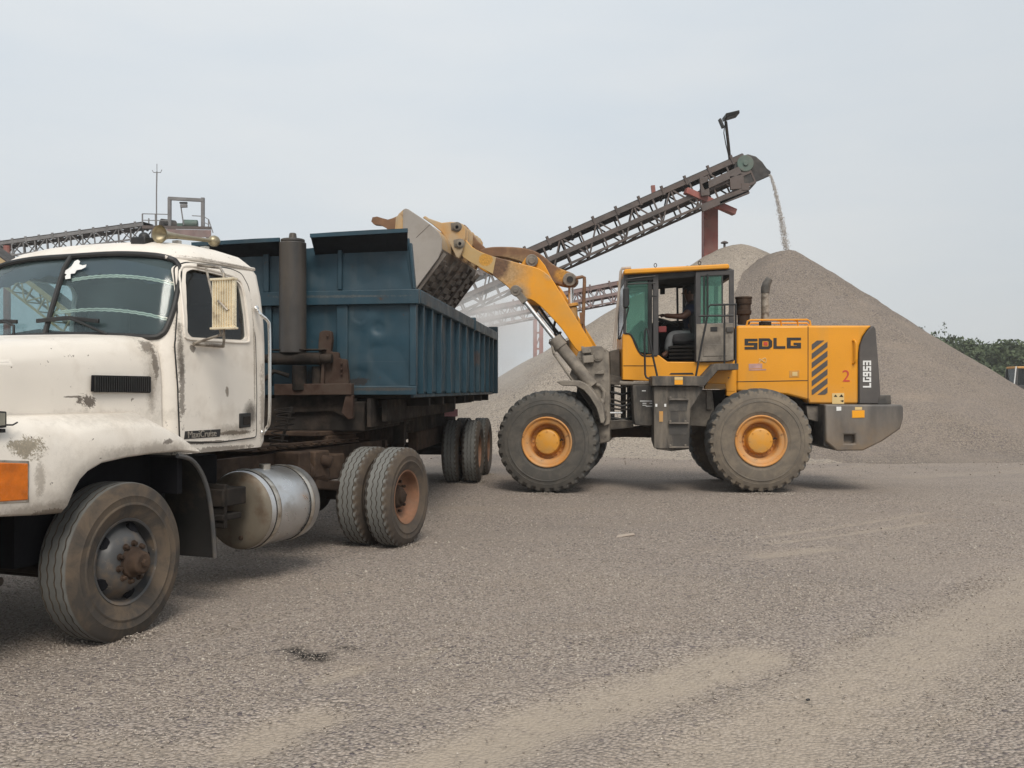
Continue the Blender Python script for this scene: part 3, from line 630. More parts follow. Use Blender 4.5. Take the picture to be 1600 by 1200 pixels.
# the second, faded red, behind the heaps
p1 = world_at(1150, 409, 47.); p0 = world_at(560, 523, 49.)
cv, a, b, u, sd, up, o0 = conveyor('conveyor', 'faded red lattice conveyor on twin red legs, lower and behind the loader boom', p0, p1, 1.1, .86, 34, M['conveyor_red'], M['conveyor_red'], .09, 20, .2, zig=True)
for x0 in (836, 845.5):
    S = MB(); t_ = world_at(x0, 500, 48)-o0
    for yy in (-.5, .5): S.box(t_.x-.085, t_.x+.085, t_.y+yy-.085, t_.y+yy+.085, -.05, t_.z)
    S.build('leg', M['red_paint'], cv)
S = MB()
for y_ in (520, 545, 570): S.bar(world_at(836, y_, 47.5)-o0, world_at(845.5, y_, 47.5)-o0, .09)
for y_ in (520, 545): S.bar(world_at(836, y_+25, 47.5)-o0, world_at(845.5, y_, 47.5)-o0, .05)
S.build('leg_brace', M['red_paint'], cv)

# left: a conveyor running up to a railed platform
p1 = world_at(232, 353, 44.); p0 = world_at(-60, 392, 46.)
cv, a, b, u, sd, up, o0 = conveyor('conveyor', 'grey lattice conveyor running level above the white cab roof at the left', p0, p1, .9, .62, 16, M['conveyor_grey'], M['belt'], .085, 14, .16, mid=False)
S = MB(); c = world_at(11, 384, 45.)-o0
S.cyl((c.x, c.y, -.05), c, .16, n=14); S.build('red_post', M['red_paint'], cv)
pf = thing('drive_platform', 'railed drive platform with a square gantry frame above the white cab roof', 'platform', loc=(world_at(275, 360, 43.).x, 43, 0))
o0 = Vector(pf.location); wq = lambda x, y, dy=0.: world_at(x, y, 43+dy)-o0
MB().hexa([wq(222,357), wq(330,359), wq(330,359,2.), wq(222,357,2.)], [wq(222,352), wq(330,354), wq(330,354,2.), wq(222,352,2.)]).build('deck', M['conveyor'], pf)
MB().hexa([wq(238,371), wq(330,371), wq(330,371,.2), wq(238,371,.2)], [wq(238,357.5), wq(330,359.5), wq(330,359.5,.2), wq(238,357.5,.2)]).build('deck_beam', M['conveyor_red'], pf)
S = MB()
for x in (240, 326):
    for dy in (.1, 1.8): c = wq(x, 360, dy); S.box(c.x-.09, c.x+.09, c.y-.09, c.y+.09, -.05, c.z)
S.build('leg', M['conveyor_grey'], pf)
for x, y0_, y1_ in ((222.5,334,353), (232.5,341,353), (243,334,353), (318,338,355), (326,343,355)):
    dy = 1.9 if x in (232.5,) else .05; MB().bar(wq(x, y1_, dy), wq(x, y0_, dy), .05).build('rail_post', M['conveyor_grey'], pf)
for p_, q_ in (((222.5,334),(265,335)), ((222.5,344),(265,345)), ((300,337),(318,338)), ((318,338),(326,343)), ((318,347),(326,351)), ((326,343),(333,364))): MB().bar(wq(*p_, .05), wq(*q_, .05), .035).build('guard_rail', M['conveyor_grey'], pf)
S = MB()
for x in (265, 317): S.bar(wq(x, 355, .6), wq(x, 309, .6), .14)
S.bar(wq(263.5, 310, .6), wq(318.5, 313, .6), .16, .14); S.build('gantry_frame', M['conveyor_grey'], pf)
S = MB(); c = wq(257, 349, .5); S.cyl(c+Vector((-.15,0,0)), c+Vector((.3,.5,0)), .22, n=14); S.build('drive_drum', M['belt'], pf, bevel=.02)
S = MB(); c = wq(297, 350, .5); S.cyl(c+Vector((-.32,0,0)), c+Vector((.32,.1,0)), .2, n=14); S.box(c.x-.55, c.x-.2, c.y-.15, c.y+.2, c.z-.2, c.z+.02); S.build('motor', M['green_hood'], pf, bevel=.03)
fl = thing('floodlight', 'small box floodlight on a leaning pole inside the platform gantry', 'floodlight', loc=tuple(wq(287,352,.3)+o0))
q0 = wq(287,352,.3); MB().tube([wq(287,352,.3)-q0, wq(283,325,.3)-q0], .03).build('pole', M['conveyor_grey'], fl)
MB().bar(wq(281,317,.3)-q0, wq(292.5,317,.3)-q0, .12, .07).build('hood', M['black'], fl)
MB().bar(wq(282,322,.3)-q0, wq(292.5,321.5,.3)-q0, .12, .15).build('lamp_head', M['conveyor_grey'], fl, bevel=.01)
an = thing('antenna_mast', 'thin antenna mast with a small cross arm beside the platform railing', 'antenna', loc=(world_at(245,350,45.).x, 45, 0))
q0 = Vector(an.location); w4 = lambda x, y: world_at(x, y, 45.)-q0
MB().tube([(0,0,0), w4(244.5,300), w4(245.2,268)], .032, 6).build('mast', M['conveyor_grey'], an)
MB().tube([w4(238,266), w4(240,269.5), w4(251,269.5), w4(253,265)], .018, 6).tube([w4(245.2,269), w4(245.2,256)], .016, 6).build('cross_arm', M['conveyor_grey'], an)

p0 = world_at(250, 590, 38.); p1 = world_at(-70, 345, 40.)
conveyor('conveyor', 'cream painted lattice conveyor falling steeply behind the white cab at the far left', p0, p1, 1.0, .75, 16, M['conveyor_yellow'], M['belt'], .10, 0, mid=False)

vp = thing('vent_pipe', 'small mushroom capped vent pipe just above the tan heap', 'vent pipe', loc=(world_at(1132,380,40.).x, 40, 0))
q0 = Vector(vp.location); c = world_at(1132, 378.5, 40.)-q0
MB().cyl((0,0,0), c, .05, n=10).build('pipe', M['conveyor'], vp)
MB().lathe([(.06,.01),(.03,.10),(-.02,.16),(-.05,.15),(-.03,.03)], c, 16, 'Z').build('cap', M['conveyor'], vp)

# ---- trees and scrub beyond the heap
def leaf_mat(name, a, b):
    t = NT(name); s = t.n('ShaderNodeAttribute', attribute_name='shade').outputs['Fac']; t.bsdf(t.mix(s, a, b), .7, Specular_IOR_Level=.2); return t.m
M['leaf'] = leaf_mat('scrub_leaves', (.04, .055, .028), (.11, .14, .075)); M['bark'] = paint('grey_bark', (.09, .07, .055), .9, var=.3)
def tree(x, ytop, Y, rad, label, seed, n=1500, leaf=.22, sparse=1., group='scrub trees beyond the grey heap', cx=None):
    rng = np.random.default_rng(seed); top = world_at(x, ytop, Y).z; X = (x-800)/FPX*Y
    root = thing('tree', label, 'tree', loc=(X, Y, 0), group=group)
    T = MB(); T.tube([(0,0,-.1), (.08,0,top*.3), (-.05,.1,top*.55), (.05,.05,top*.85)], [.16,.13,.09,.03], 8); tips = []
    for k in range(9):
        a = rng.random()*6.28; z0 = top*rng.uniform(.25, .65); r = rad*rng.uniform(.55, 1.); z1 = min(top*.97, z0+top*rng.uniform(.1, .35))
        T.tube([(0,0,z0), (math.cos(a)*r*.5, math.sin(a)*r*.5, (z0+z1)/2+.1), (math.cos(a)*r, math.sin(a)*r, z1)], [.06,.04,.015], 6); tips.append((math.cos(a)*r, math.sin(a)*r, z1))
    T.build('trunk', M['bark'], root)
    cl = np.array(tips + [(rng.normal(0, rad*.45), rng.normal(0, rad*.45), top*rng.uniform(.35, .96)) for _ in range(16)]); cl[:, 2] = np.clip(cl[:, 2], top*.15, top-.25)
    cs = rng.uniform(.30, .62, len(cl))*rad*.75
    k = rng.integers(0, len(cl), n); dv = rng.normal(0, 1, (n, 3)); dv /= np.linalg.norm(dv, axis=1)[:, None]
    C = cl[k]+dv*(cs[k]*rng.random(n)**.4)[:, None]*sparse; C[:, 2] = np.minimum(C[:, 2], top+.05)
    A = rng.normal(0, 1, (n, 3)); A /= np.linalg.norm(A, axis=1)[:, None]; B_ = np.cross(A, rng.normal(0, 1, (n, 3))); B_ /= np.linalg.norm(B_, axis=1)[:, None]
    s = leaf*rng.uniform(.5, 1.2, n)[:, None]; V = np.stack([C-A*s, C-B_*s*.5, C+A*s, C+B_*s*.5], 1).reshape(-1, 3)
    me = bpy.data.meshes.new('crown'); me.from_pydata(V.tolist(), [], np.arange(4*n).reshape(-1, 4).tolist())
    at = me.attributes.new('shade', 'FLOAT', 'POINT'); at.data.foreach_set('value', np.repeat(np.clip(rng.random(n)*.6+rng.random(len(cl))[k]*.5, 0, 1), 4).astype(np.float32))
    link('crown', me, M['leaf'], root)
TREES = [(1466,524,92,2.3,'first bushy tree showing where the heap slope meets the scrub'), (1486,531,90,2.2,'dark rounded tree just right of the tree at the heap slope'),
    (1510,537,88,2.4,'broad dark tree low between taller neighbours beyond the heap'), (1531,543,86,2.3,'lowest rounded tree in the middle of the scrub'),
    (1552,543,88,2.2,'dense tree left of the one above the distant cab'), (1574,540,84,2.2,'tall tree standing above the distant machine cab'),
    (1592,537,80,2.3,'tallest dark tree at the right edge of the photo'), (1618,540,86,2.4,'tree cut off by the right edge of the photo'), (1644,545,84,2.4,'outermost tree beyond the right edge'), (1445,548,96,2.3,'tree mostly hidden behind the heap slope')]
for i, (x, y, Y, r, lb) in enumerate(TREES):
    tree(x, y-3, Y, r*1.1, lb, 40+i, 2600)
for i, (x, y, Y) in enumerate(((1497,566,76), (1524,575,74), (1548,580,72), (1580,588,74), (1606,590,72))):
    tree(x, y, Y, 1.9, ['low shrub against the heap slope below the first trees', 'second low shrub along the heap slope', 'low shrub left of the distant cab', 'low shrub behind the distant cab', 'low shrub right of the distant cab'][i], 60+i, 1300, .2, group='low shrubs beyond the heap')
tree(1440, 500, 60, .8, 'thin twiggy sapling poking over the right slope of the grey heap', 77, 420, .085, 1.2, group=None)

# ---- a second machine far right, mostly behind the heap
ld = thing('parked_loader', 'distant loader with orange roof behind the foot of the grey heap', 'loader', loc=(world_at(1600,600,60.).x, 60, 0), rz=R(-4))
MB().box(-.75,.95,-.8,.8,2.92,3.06).build('roof', M['yellow_dusty'], ld, bevel=.04)
S = MB()
for x0, x1 in ((-.78,-.62), (.82,.92)):
    for y in (-.78, .70): S.hexa([(x0-.08,y,1.5),(x0+.04,y,1.5),(x0+.04,y+.08,1.5),(x0-.08,y+.08,1.5)], [(x0,y,2.92),(x0+.1,y,2.92),(x0+.1,y+.08,2.92),(x0,y+.08,2.92)])
for y in (-.78, .70): S.box(.1,.18,y,y+.08,1.5,2.92)
S.box(-.85,.95,-.78,.78,1.2,1.9); S.build('cab_frame', M['post'], ld, bevel=.01)
MB().box(-.7,.85,-.74,-.73,1.75,2.92).box(-.7,.85,.73,.74,1.75,2.92).box(-.72,-.71,-.7,.7,1.75,2.92).build('cab_glass', M['glass_side'], ld)
MB().box(0.1,.6,-.3,.3,1.6,2.5).build('seat', M['seat'], ld, bevel=.06)
MB().tube([(-1.0,-.85,1.6),(-.85,-.85,3.05)], .035).build('guard_bar', M['white_mark'], ld)
MB().prism([(.95,1.1),(3.2,1.1),(3.4,1.5),(3.3,2.2),(.95,2.3)], -.75, .75).build('hood', M['grey'], ld, bevel=.06)
MB().prism([(-1.9,.9),(3.6,.8),(3.6,1.2),(-1.9,1.3)], -.55, .55).build('frame', M['chassis'], ld, bevel=.03)
for x in (-1.2, 2.0):
    for y in (-1.3, .75):
        b = MB(); b.lathe([(0,.35),(0,.62),(.05,.76),(.12,.80),(.43,.80),(.5,.76),(.55,.62),(.55,.35)], (x, y, .8), 32); wh = b.build('wheel', M['tyre_loader'], ld)
        MB().lathe([(.02,.0),(.02,.3),(.06,.36),(.30,.36),(.5,.3),(.5,0)], (x, y, .8), 20).build('rim', M['rim_yellow'], wh)
MB().prism([(-2.4,.2),(-3.5,.2),(-3.4,.28),(-2.7,.6),(-2.8,1.3),(-2.5,1.2)], -1.4, 1.4).build('bucket', M['bucket'], ld, bevel=.02)
MB().prism([(-.9,1.9),(-.9,1.6),(-2.5,.6),(-2.6,.85)], -.6, -.45).prism([(-.9,1.9),(-.9,1.6),(-2.5,.6),(-2.6,.85)], .45, .6).build('boom_arm', M['yellow_dusty'], ld, bevel=.02)

# ---- dust hanging where the bucket tips into the trailer
def volume_mat(name, color, density, aniso=0., shape=None):
    t = NT(name); p = t.n('ShaderNodeVolumePrincipled', {'Color': (*color, 1), 'Density': density, 'Anisotropy': aniso})
    if shape:
        v = t.vec(); nn = t.noise(v, shape, 4, .6)
        ln = t.n('ShaderNodeVectorMath', {0: v}, operation='LENGTH').outputs['Value']
        f = t.math('MULTIPLY', t.ramp(ln, .25, 1., 1., 0.), t.ramp(nn, .32, .7)); f = t.math('MULTIPLY', f, density)
        t.t.links.new(f, p.inputs['Density'])
    t.t.links.new(p.outputs[0], t.out.inputs['Volume']); return t.m
b = MB(); b.sphere((0,0,0), 1., 24, 14)
o = b.build('dust_cloud', volume_mat('stone_dust', (.95, .93, .91), 1.55, 0., 2.2)); o.location = world_at(752, 520, 20.5); o.scale = (1.75, 1.5, 1.5)
tag(o, 'pale dust cloud drifting behind the blue trailer under the raised bucket', 'dust cloud', 'stuff')

# ================================================================== wheels shared by the truck and its trailer
def truck_tyre(Rr, wd, lug=False, n=144):
    t = [(.035,.285/.523*Rr),(.012,.33/.523*Rr),(.002,.37/.523*Rr),(-.003,.375/.523*Rr),(-.003,.385/.523*Rr),(.001,.39/.523*Rr),(.0,.43/.523*Rr),(-.002,.434/.523*Rr),(.004,.445/.523*Rr),(.014,.485/.523*Rr),(.026,Rr-.012)]
    prof = list(t); tread0 = len(prof)
    prof += [(.036, Rr-.003)]
    for k in range(4):
        g = wd*(.2+.2*k); prof += [(g-.0055,Rr),(g-.004,Rr-.013),(g+.004,Rr-.013),(g+.0055,Rr)]
    prof += [(wd-.036, Rr-.003)]; tread1 = len(prof)
    prof += [(wd-h, r) for h, r in reversed(t)]
    def rf(i, j, r, h):
        if tread0 < j < tread1-1: h += (.0035*(1 if (i//2) % 2 else -1)) if not lug else .0055*(1 if (i//2) % 2 else -1)
        if lug and (j in (tread0-1, tread0, tread1-1, tread1)) and (i % 4) < 2: r -= .018
        return r, h
    return MB().lathe(prof, (0,0,0), n, 'Y', rf).mesh('tyre', 40)
def truck_wheel(parent, loc, kind, Rr=.523, wd=.28, far=False):
    w_ = bpy.data.objects.new('wheel', None); COL.objects.link(w_); w_.parent = parent; w_.location = loc
    if far: w_.rotation_euler = (0, 0, math.pi)
    k = Rr/.523
    link('tyre', truck_tyre(Rr, wd, kind != 'front'), M['tyre_truck'] if kind == 'front' else M['tyre_rear'], w_)
    if kind == 'front':
        b = MB(); b.lathe([(.036,.288*k),(.028,.284*k),(.034,.268*k),(.085,.262*k),(.105,.252*k),(.075,.225*k),(.03,.195*k),(.0,.165*k),(-.012,.13*k),(-.014,.08*k),(-.014,.0)], (0,0,0), 48, 'Y')
        b.build('rim', M['rim_steel'], w_, smooth=50)
        for i in range(5):
            a = 2*math.pi*i/5+2.45; c = Vector((math.cos(a)*.222*k, .069, math.sin(a)*.222*k)); d = Vector((math.cos(a)*.55, -1, math.sin(a)*.55)).normalized()
            MB().cyl(c-d*.02, c+d*.016, .040, n=20).build('hand_hole', M['dark'], w_)
        b = MB()
        for i in range(10):
            a = 2*math.pi*i/10+.2; c = Vector((math.cos(a)*.122, -.010, math.sin(a)*.122)); b.cyl(c, c+Vector((0,-.030,0)), .016, n=6); b.cyl(c, c+Vector((0,-.008,0)), .024, n=10)
        b.lathe([(-.005,.105),(-.035,.10),(-.045,.086),(-.10,.074),(-.112,.06),(-.112,0)], (0,0,0), 28, 'Y'); b.cyl((0,-.11,0), (0,-.135,0), .028, n=6)
        b.build('hub', M['rust'], w_, bevel=.004)
    elif kind == 'outer':
        MB().lathe([(.036,.288*k),(.026,.284*k),(.032,.270*k),(.10,.262*k),(.15,.25*k),(.175,.2*k),(.165,.14*k),(.165,0)], (0,0,0), 48, 'Y').build('rim', M['rim_rust'], w_, smooth=50)
        b = MB(); b.lathe([(.165,.125),(.12,.115),(.10,.10),(.095,.07),(.07,.065),(.065,.05),(.065,0)], (0,0,0), 28, 'Y')
        for i in range(10):
            a = 2*math.pi*i/10; c = Vector((math.cos(a)*.165, .16, math.sin(a)*.165)); b.cyl(c, c+Vector((0,-.04,0)), .017, n=6)
        b.build('hub', M['rust'], w_, bevel=.003)
    else:
        MB().lathe([(.036,.288*k),(.03,.27*k),(.14,.255*k),(.25,.27*k)], (0,0,0), 40, 'Y').build('rim', M['rim_rust'], w_, smooth=50)
    return w_

# ================================================================== TRACTOR TRUCK
TT = thing('tractor_truck', 'old white bonneted tractor truck with chipped paint coupled to the blue tipping trailer', 'truck', FT)
CY = 1.22                                              # centre line
def cab_section(z, xf, bulge, xr, yn, rad, d):
    hw = CY-yn+d; xf = xf-d; xr = xr+d; pts = []
    def arc(cx, cy, a0, a1, r, n=6):
        return [(cx+r*math.cos(R(a0+(a1-a0)*i/n)), cy+r*math.sin(R(a0+(a1-a0)*i/n))) for i in range(n+1)]
    rr = rad
    pts += arc(xf+rr, CY-hw+rr, 270, 180, rr)
    pts += [(xf, CY-hw+rr+(2*hw-2*rr)*i/11) for i in range(1, 11)]
    pts += arc(xf+rr, CY+hw-rr, 180, 90, rr)
    r2 = min(rr, .12)
    pts += arc(xr-r2, CY+hw-r2, 90, 0, r2)
    pts += [(xr, CY+hw-r2-(2*hw-2*r2)*i/4) for i in range(1, 4)]
    pts += arc(xr-r2, CY-hw+r2, 0, -90, r2)
    out = []
    for x, y in pts:
        u = (y-CY)/hw
        if x < xf+rr+.01: x -= bulge*max(0, 1-u*u)
        out.append((x, y, z))
    return out
CAB_LV = [(1.17,.56,.12,1.76,.17,.12),(1.22,.56,.12,1.79,.165,.13),(1.60,.56,.12,1.80,.16,.14),(2.04,.57,.12,1.80,.165,.16),(2.2,.62,.12,1.80,.175,.17),(2.42,.70,.12,1.795,.20,.18),
          (2.60,.77,.12,1.785,.235,.2),(2.67,.82,.12,1.765,.275,.22),(2.745,.90,.11,1.72,.36,.24),(2.80,1.02,.10,1.63,.52,.24),(2.83,1.2,.06,1.5,.80,.2)]
def cab_shell(d):
    b = MB(); secs = [cab_section(z+(d if i > 6 else (-d if i == 0 else 0)), xf, bu, xr, yn, rad, d) for i, (z, xf, bu, xr, yn, rad) in enumerate(CAB_LV)]
    b.loft(secs); return b.mesh('cab', 35)
# windscreen outline: near half read off on the cab surface, mirrored about the centre line
from mathutils.bvhtree import BVHTree
def bvh_of(me): return BVHTree.FromPolygons([v.co for v in me.vertices], [tuple(p.vertices) for p in me.polygons])
BV = bvh_of(cab_shell(0))
FTI = FT.matrix().inverted()
def on_cab(x, y):
    o = FTI @ Vector((0, 0, CAM_H)); d = (FTI @ world_at(x, y, 1.)) - o
    return BV.ray_cast(o, d.normalized())[0]
half = [(p.y, p.z) for p in (on_cab(*q) for q in ((62,522),(120,523),(198,525),(238,527),(252,523),(261,512),(271,485),(278.5,450),(281,430),(279.5,415),(270,405.5),(241,399),(184,396.5),(113,400)))]
half[0] = (CY, half[1][1]); half[-1] = (CY, half[-2][1]-.002)
ws = half + [(2*CY-y, z) for y, z in reversed(half[1:-1])]
ws = smooth_line(ws, 4, True)
MBw = lambda: MB().prismx(ws, -.4, 1.12).mesh()
swpx = [(289,520),(295,527),(340,529.5),(378,531.5),(383.5,527),(383,490),(381,450),(377,441),(367,434.5),(340,427),(308,420),(300,424),(296,440),(291,480)]
sw = FT.poly(swpx, .18)
rw = [(.62,2.2),(1.82,2.2),(1.82,2.52),(.62,2.52)]
cut_near = lambda: MB().prism(rounded(sw, .02, 2), -.3, .6).mesh(); cut_far = lambda: MB().prism(rounded([(.70,2.07),(1.71,2.07),(1.71,2.5),(1.66,2.58),(.82,2.58)], .05, 3), 1.84, 2.8).mesh()
cut_rear = lambda: MB().prismx(rounded(rw, .08), 1.45, 2.2).mesh()
cuts = lambda: [(MBw(), 'DIFFERENCE'), (cut_near(), 'DIFFERENCE'), (cut_far(), 'DIFFERENCE')]
cab = link('cab', boolean(cab_shell(0), [(cab_shell(-.035), 'DIFFERENCE')]+cuts()), M['white'], TT)
link('cab_lining', boolean(cab_shell(-.037), [(cab_shell(-.05), 'DIFFERENCE')]+cuts()), M['dark'], cab)
wsg = link('windscreen', boolean(cab_shell(-.012), [(cab_shell(-.018), 'DIFFERENCE'), (MBw(), 'INTERSECT')]), M['glass'], TT)
# surface look-up: where a line along x meets the cab front
def on_front(y, z, off=0.):
    h = BV.ray_cast(Vector((-2, y, z)), Vector((1, 0, 0)))[0]
    return Vector((h.x-off if h else .8, y, z))
MB().tube([on_front(y, z, .002) for y, z in ws], .021, 8, True).build('gasket', M['black'], wsg)
top = max(z for y, z in ws if abs(y-CY) < .1); bot = min(z for y, z in ws if abs(y-CY) < .1)
MB().tube([on_front(CY, bot+(top-bot)*i/6, .004) for i in range(7)], .02, 8).build('centre_strip', M['black'], wsg)
# valance, cords, stickers and wipers seen in the screen
zt = [z for y, z in ws]; ymin = min(y for y, z in ws)
def strip_front(z0f, z1f, y0, y1, off, n=24, wave=0.):
    b = MB(); vs = []
    for i in range(n+1):
        y = y0+(y1-y0)*i/n; e = 1-((y-CY)/1.0)**2*.06
        for zz in (z0f*e+wave*math.sin(i*1.6), z1f*e):
            p = on_front(y, zz, off); vs.append(p)
    b.add(vs, [(2*i, 2*i+2, 2*i+3, 2*i+1) for i in range(n)]); return b
strip_front(2.53, 2.665, .34, 2.1, -.05, 40, .012).build('valance', M['tint'], TT)
for (xa, ya, xb, yb, xc, yc) in ((108,436,185,430,270,443), (80,488,160,483,262,499)):
    pts = []
    for i in range(31):
        f = i/30; x = xa+(xc-xa)*f; y = (ya*(1-f)*(1-2*f)+4*yb*f*(1-f)+yc*f*(2*f-1)); p = on_cab(x, y); q = on_front(p.y, p.z, -.03); pts.append(q+Vector((0,0,.004*(i % 2))))
    b = MB(); b.tube(pts, .0055, 6); b.tube([p+Vector((0,0,-.014)) for p in pts], .0055, 6); b.build('trim_cord', M['cord'], TT)
def decal_front(pts, xl, off, mat, name, parent):
    P = [(p.y, p.z) for p in (on_cab(x, y) for x, y in pts)]; b = MB(); n = len(P)
    b.add([on_front(y, z, off) for y, z in P]+[on_front(y, z, off-.004) for y, z in P], [tuple(range(n)), tuple(range(2*n-1, n-1, -1))]+[(i, (i+1) % n, n+(i+1) % n, n+i) for i in range(n)])
    return b.build(name, mat, parent, smooth=0)
s5 = lambda L_: [(x/5.333, 380+y/5.333) for x, y in L_]
decal_front(s5([(540,232),(570,215),(600,190),(625,150),(650,138),(668,150),(660,175),(690,185),(722,178),(715,200),(680,218),(640,225),(625,252),(590,255),(588,295),(548,300),(545,275),(560,262),(540,252)]), .62, .004, M['white_mark'], 'sticker', wsg)
for pts in ([(75,503),(122,498),(168,503)], [(-4,505),(20,503),(43,504)]):
    P = [on_front(*FT.atx(x, y, .56), .035) for x, y in pts]; b = MB()
    b.bar(P[0], P[1], .02, .03).bar(P[1], P[2], .02, .03)
    e = on_front(*FT.atx(pts[2][0]+6 if pts[2][0] > 100 else pts[1][0]+12, 523, .5), .03); m = on_front(*FT.atx(pts[1][0]+18, pts[1][1]+7, .54), .045)
    b.tube([P[1], m, e], .011, 6); b.build('wiper', M['black'], wsg, bevel=.004)
# doors: a skin standing a little proud of the cab with its window left open
dpx = [(283,480),(274,537),(276,600),(279,690),(340,691),(398,683),(398,620),(397,531),(393.5,446),(386,427),(372,420),(345,415),(304,409),(293,416)]
dn = FT.poly(dpx, .17)
for far in (0, 1):
    pr = (lambda: MB().prism(rounded(dn, .03, 3), 1.9, 2.8).mesh()) if far else (lambda: MB().prism(rounded(dn, .03, 3), -.4, .5).mesh())
    door = link('door', boolean(cab_shell(.010), [(cab_shell(-.005), 'DIFFERENCE'), (pr(), 'INTERSECT'), ((cut_far if far else cut_near)(), 'DIFFERENCE')]), M['white'], TT)
    link('side_window', boolean(cab_shell(-.02), [(cab_shell(-.026), 'DIFFERENCE'), (cut_far() if far else cut_near(), 'INTERSECT')]), M['glass_side'] if not far else M['glass'], door)
    if not far:
        BS = bvh_of(cab_shell(.010))
        def on_side(lx, z, off=0.):
            h = BS.ray_cast(Vector((lx, -2, z)), Vector((0, 1, 0)))[0]; return Vector((lx, (h.y if h else .2)-off, z))
        frame_pts = [on_side(x, z, .002) for x, z in smooth_line(FT.poly([(286,521),(294,530),(340,533),(380,535),(387,528),(386.5,490),(384,447),(378,436),(366,429.5),(340,422),(308,415),(298,419),(292,440),(288,480)], .17), 3, True)]
        MB().tube(frame_pts, .010, 6, True).build('window_frame', M['white'], door)
        MB().tube([on_side(x, z, -.004) for x, z in rounded(dn, .03, 3)], .0065, 6, True).build('door_seal', M['black'], door)
        b = MB(); b.hexa(*[[(x, on_side(x, z).y+o_, z) for x, z in FT.poly([(374,669),(391,667),(391,645),(374,646)], .15)] for o_ in (-.012, .02)]); b.build('door_handle', M['black'], door, bevel=.006)
        b = MB(); b.hexa(*[[(x, on_side(x, z).y+o_, z) for x, z in FT.poly([(379,664),(389,663),(389,650),(379,651)], .15)] for o_ in (-.02, -.01)]); b.build('handle_pull', M['chassis'], door, bevel=.003)
        b = MB(); b.hexa(*[[(x, on_side(x, z).y+o_, z) for x, z in FT.poly([(349,520),(356,521),(352,440),(341,430)], .18)] for o_ in (.03, .05)]); b.build('quarter_light_post', M['black'], door)
        P = FT.p3(316, 678.5, .15); yb = on_side(P[0], P[2]).y
        MB().hexa([(P[0]-.2, yb-.002, P[2]-.028), (P[0]+.21, yb-.002, P[2]-.028), (P[0]+.22, yb-.002, P[2]+.03), (P[0]-.19, yb-.002, P[2]+.03)], [(P[0]-.2, yb+.01, P[2]-.028), (P[0]+.21, yb+.01, P[2]-.028), (P[0]+.22, yb+.01, P[2]+.03), (P[0]-.19, yb+.01, P[2]+.03)]).build('badge_plate', M['black'], door)
        me = text_mesh('MaxiCruise', .072, .006)
        o = link('badge', me, M['chrome_worn'], door); o.location = (P[0], on_side(P[0], P[2]).y-.005, P[2]); o.rotation_euler = (R(90), R(0), 0)
MB().tube([on_side(*FT.at(x, y, .2), .0) for x, y in ((288,400),(310,404),(340,409),(375,415),(406,420.5))], .014, 6).build('drip_rail', M['white'], cab)
# cab furniture
b = MB(); b.prism([(.62,1.5),(.62,2.0),(.85,2.02),(1.0,1.95),(.98,1.5)], .26, 2.18); b.lathe([(-.35,.02),(-.3,.10),(0,.13),(.3,.10),(.35,.02)], (.80,1.65,2.0), 16, 'Y'); b.build('dashboard', M['dark'], TT, bevel=.04)
for y in (.42, 1.5):
    b = MB(); b.box(1.12,1.62,y,y+.52,1.5,1.72); b.hexa([(1.52,y,1.7),(1.66,y,1.7),(1.66,y+.52,1.7),(1.52,y+.52,1.7)], [(1.62,y+.05,2.38),(1.72,y+.05,2.38),(1.72,y+.47,2.38),(1.62,y+.47,2.38)]); b.build('seat', M['seat'], TT, bevel=.05)
b = MB(); c = Vector((1.02,1.76,1.90)); ring = [c+Vector((-.12*math.cos(t)*.9, .23*math.sin(t), .2*math.cos(t))) for t in (2*math.pi*i/28 for i in range(28))]
b.tube(ring, .016, 8, True); b.bar(ring[0], ring[14], .02, .02); b.bar(ring[7], ring[21], .02, .02); b.tube([c, c+Vector((-.2,0,-.2))], .025); b.build('steering_wheel', M['black'], TT)
# bonnet
secs = []
for x, yn, ztop, zb in ((-1.55,.42,1.74,1.38),(-1.45,.34,1.84,1.38),(-1.2,.29,1.90,1.38),(-.7,.25,1.955,1.38),(-.1,.225,2.005,1.38),(.35,.215,2.035,1.38),(.545,.21,2.045,1.2)):
    hs_ = [(yn-.005,zb),(yn,1.50),(yn+.004,1.70),(yn+.012,1.80),(yn+.03,ztop-.13),(yn+.075,ztop-.06),(yn+.15,ztop-.02),(yn+.30,ztop-.002),(yn+.6,ztop+.012),(CY,ztop+.016)]
    secs.append([(x, y, z) for y, z in hs_]+[(x, 2*CY-y, z) for y, z in reversed(hs_[:-1])])
hood = MB().loft(secs).build('bonnet', M['white'], TT, bevel=.012, smooth=50)
vp_ = FT.poly([(146,586),(236,588),(236,614),(145,612)], .20)
b = MB(); b.hexa([(x, .204, z) for x, z in vp_], [(x, .22, z) for x, z in vp_]); vent = b.build('bonnet_vent', M['dark'], hood, bevel=.004)
b = MB(); x0, x1 = vp_[0][0], vp_[1][0]; z0, z1 = vp_[2][1], vp_[1][1]
for i in range(26): xx = x0+.012+(x1-x0-.024)*i/25; b.box(xx-.0045, xx+.0045, .192, .206, z0+.006, z1-.004)
b.build('vent_fins', M['black'], hood)
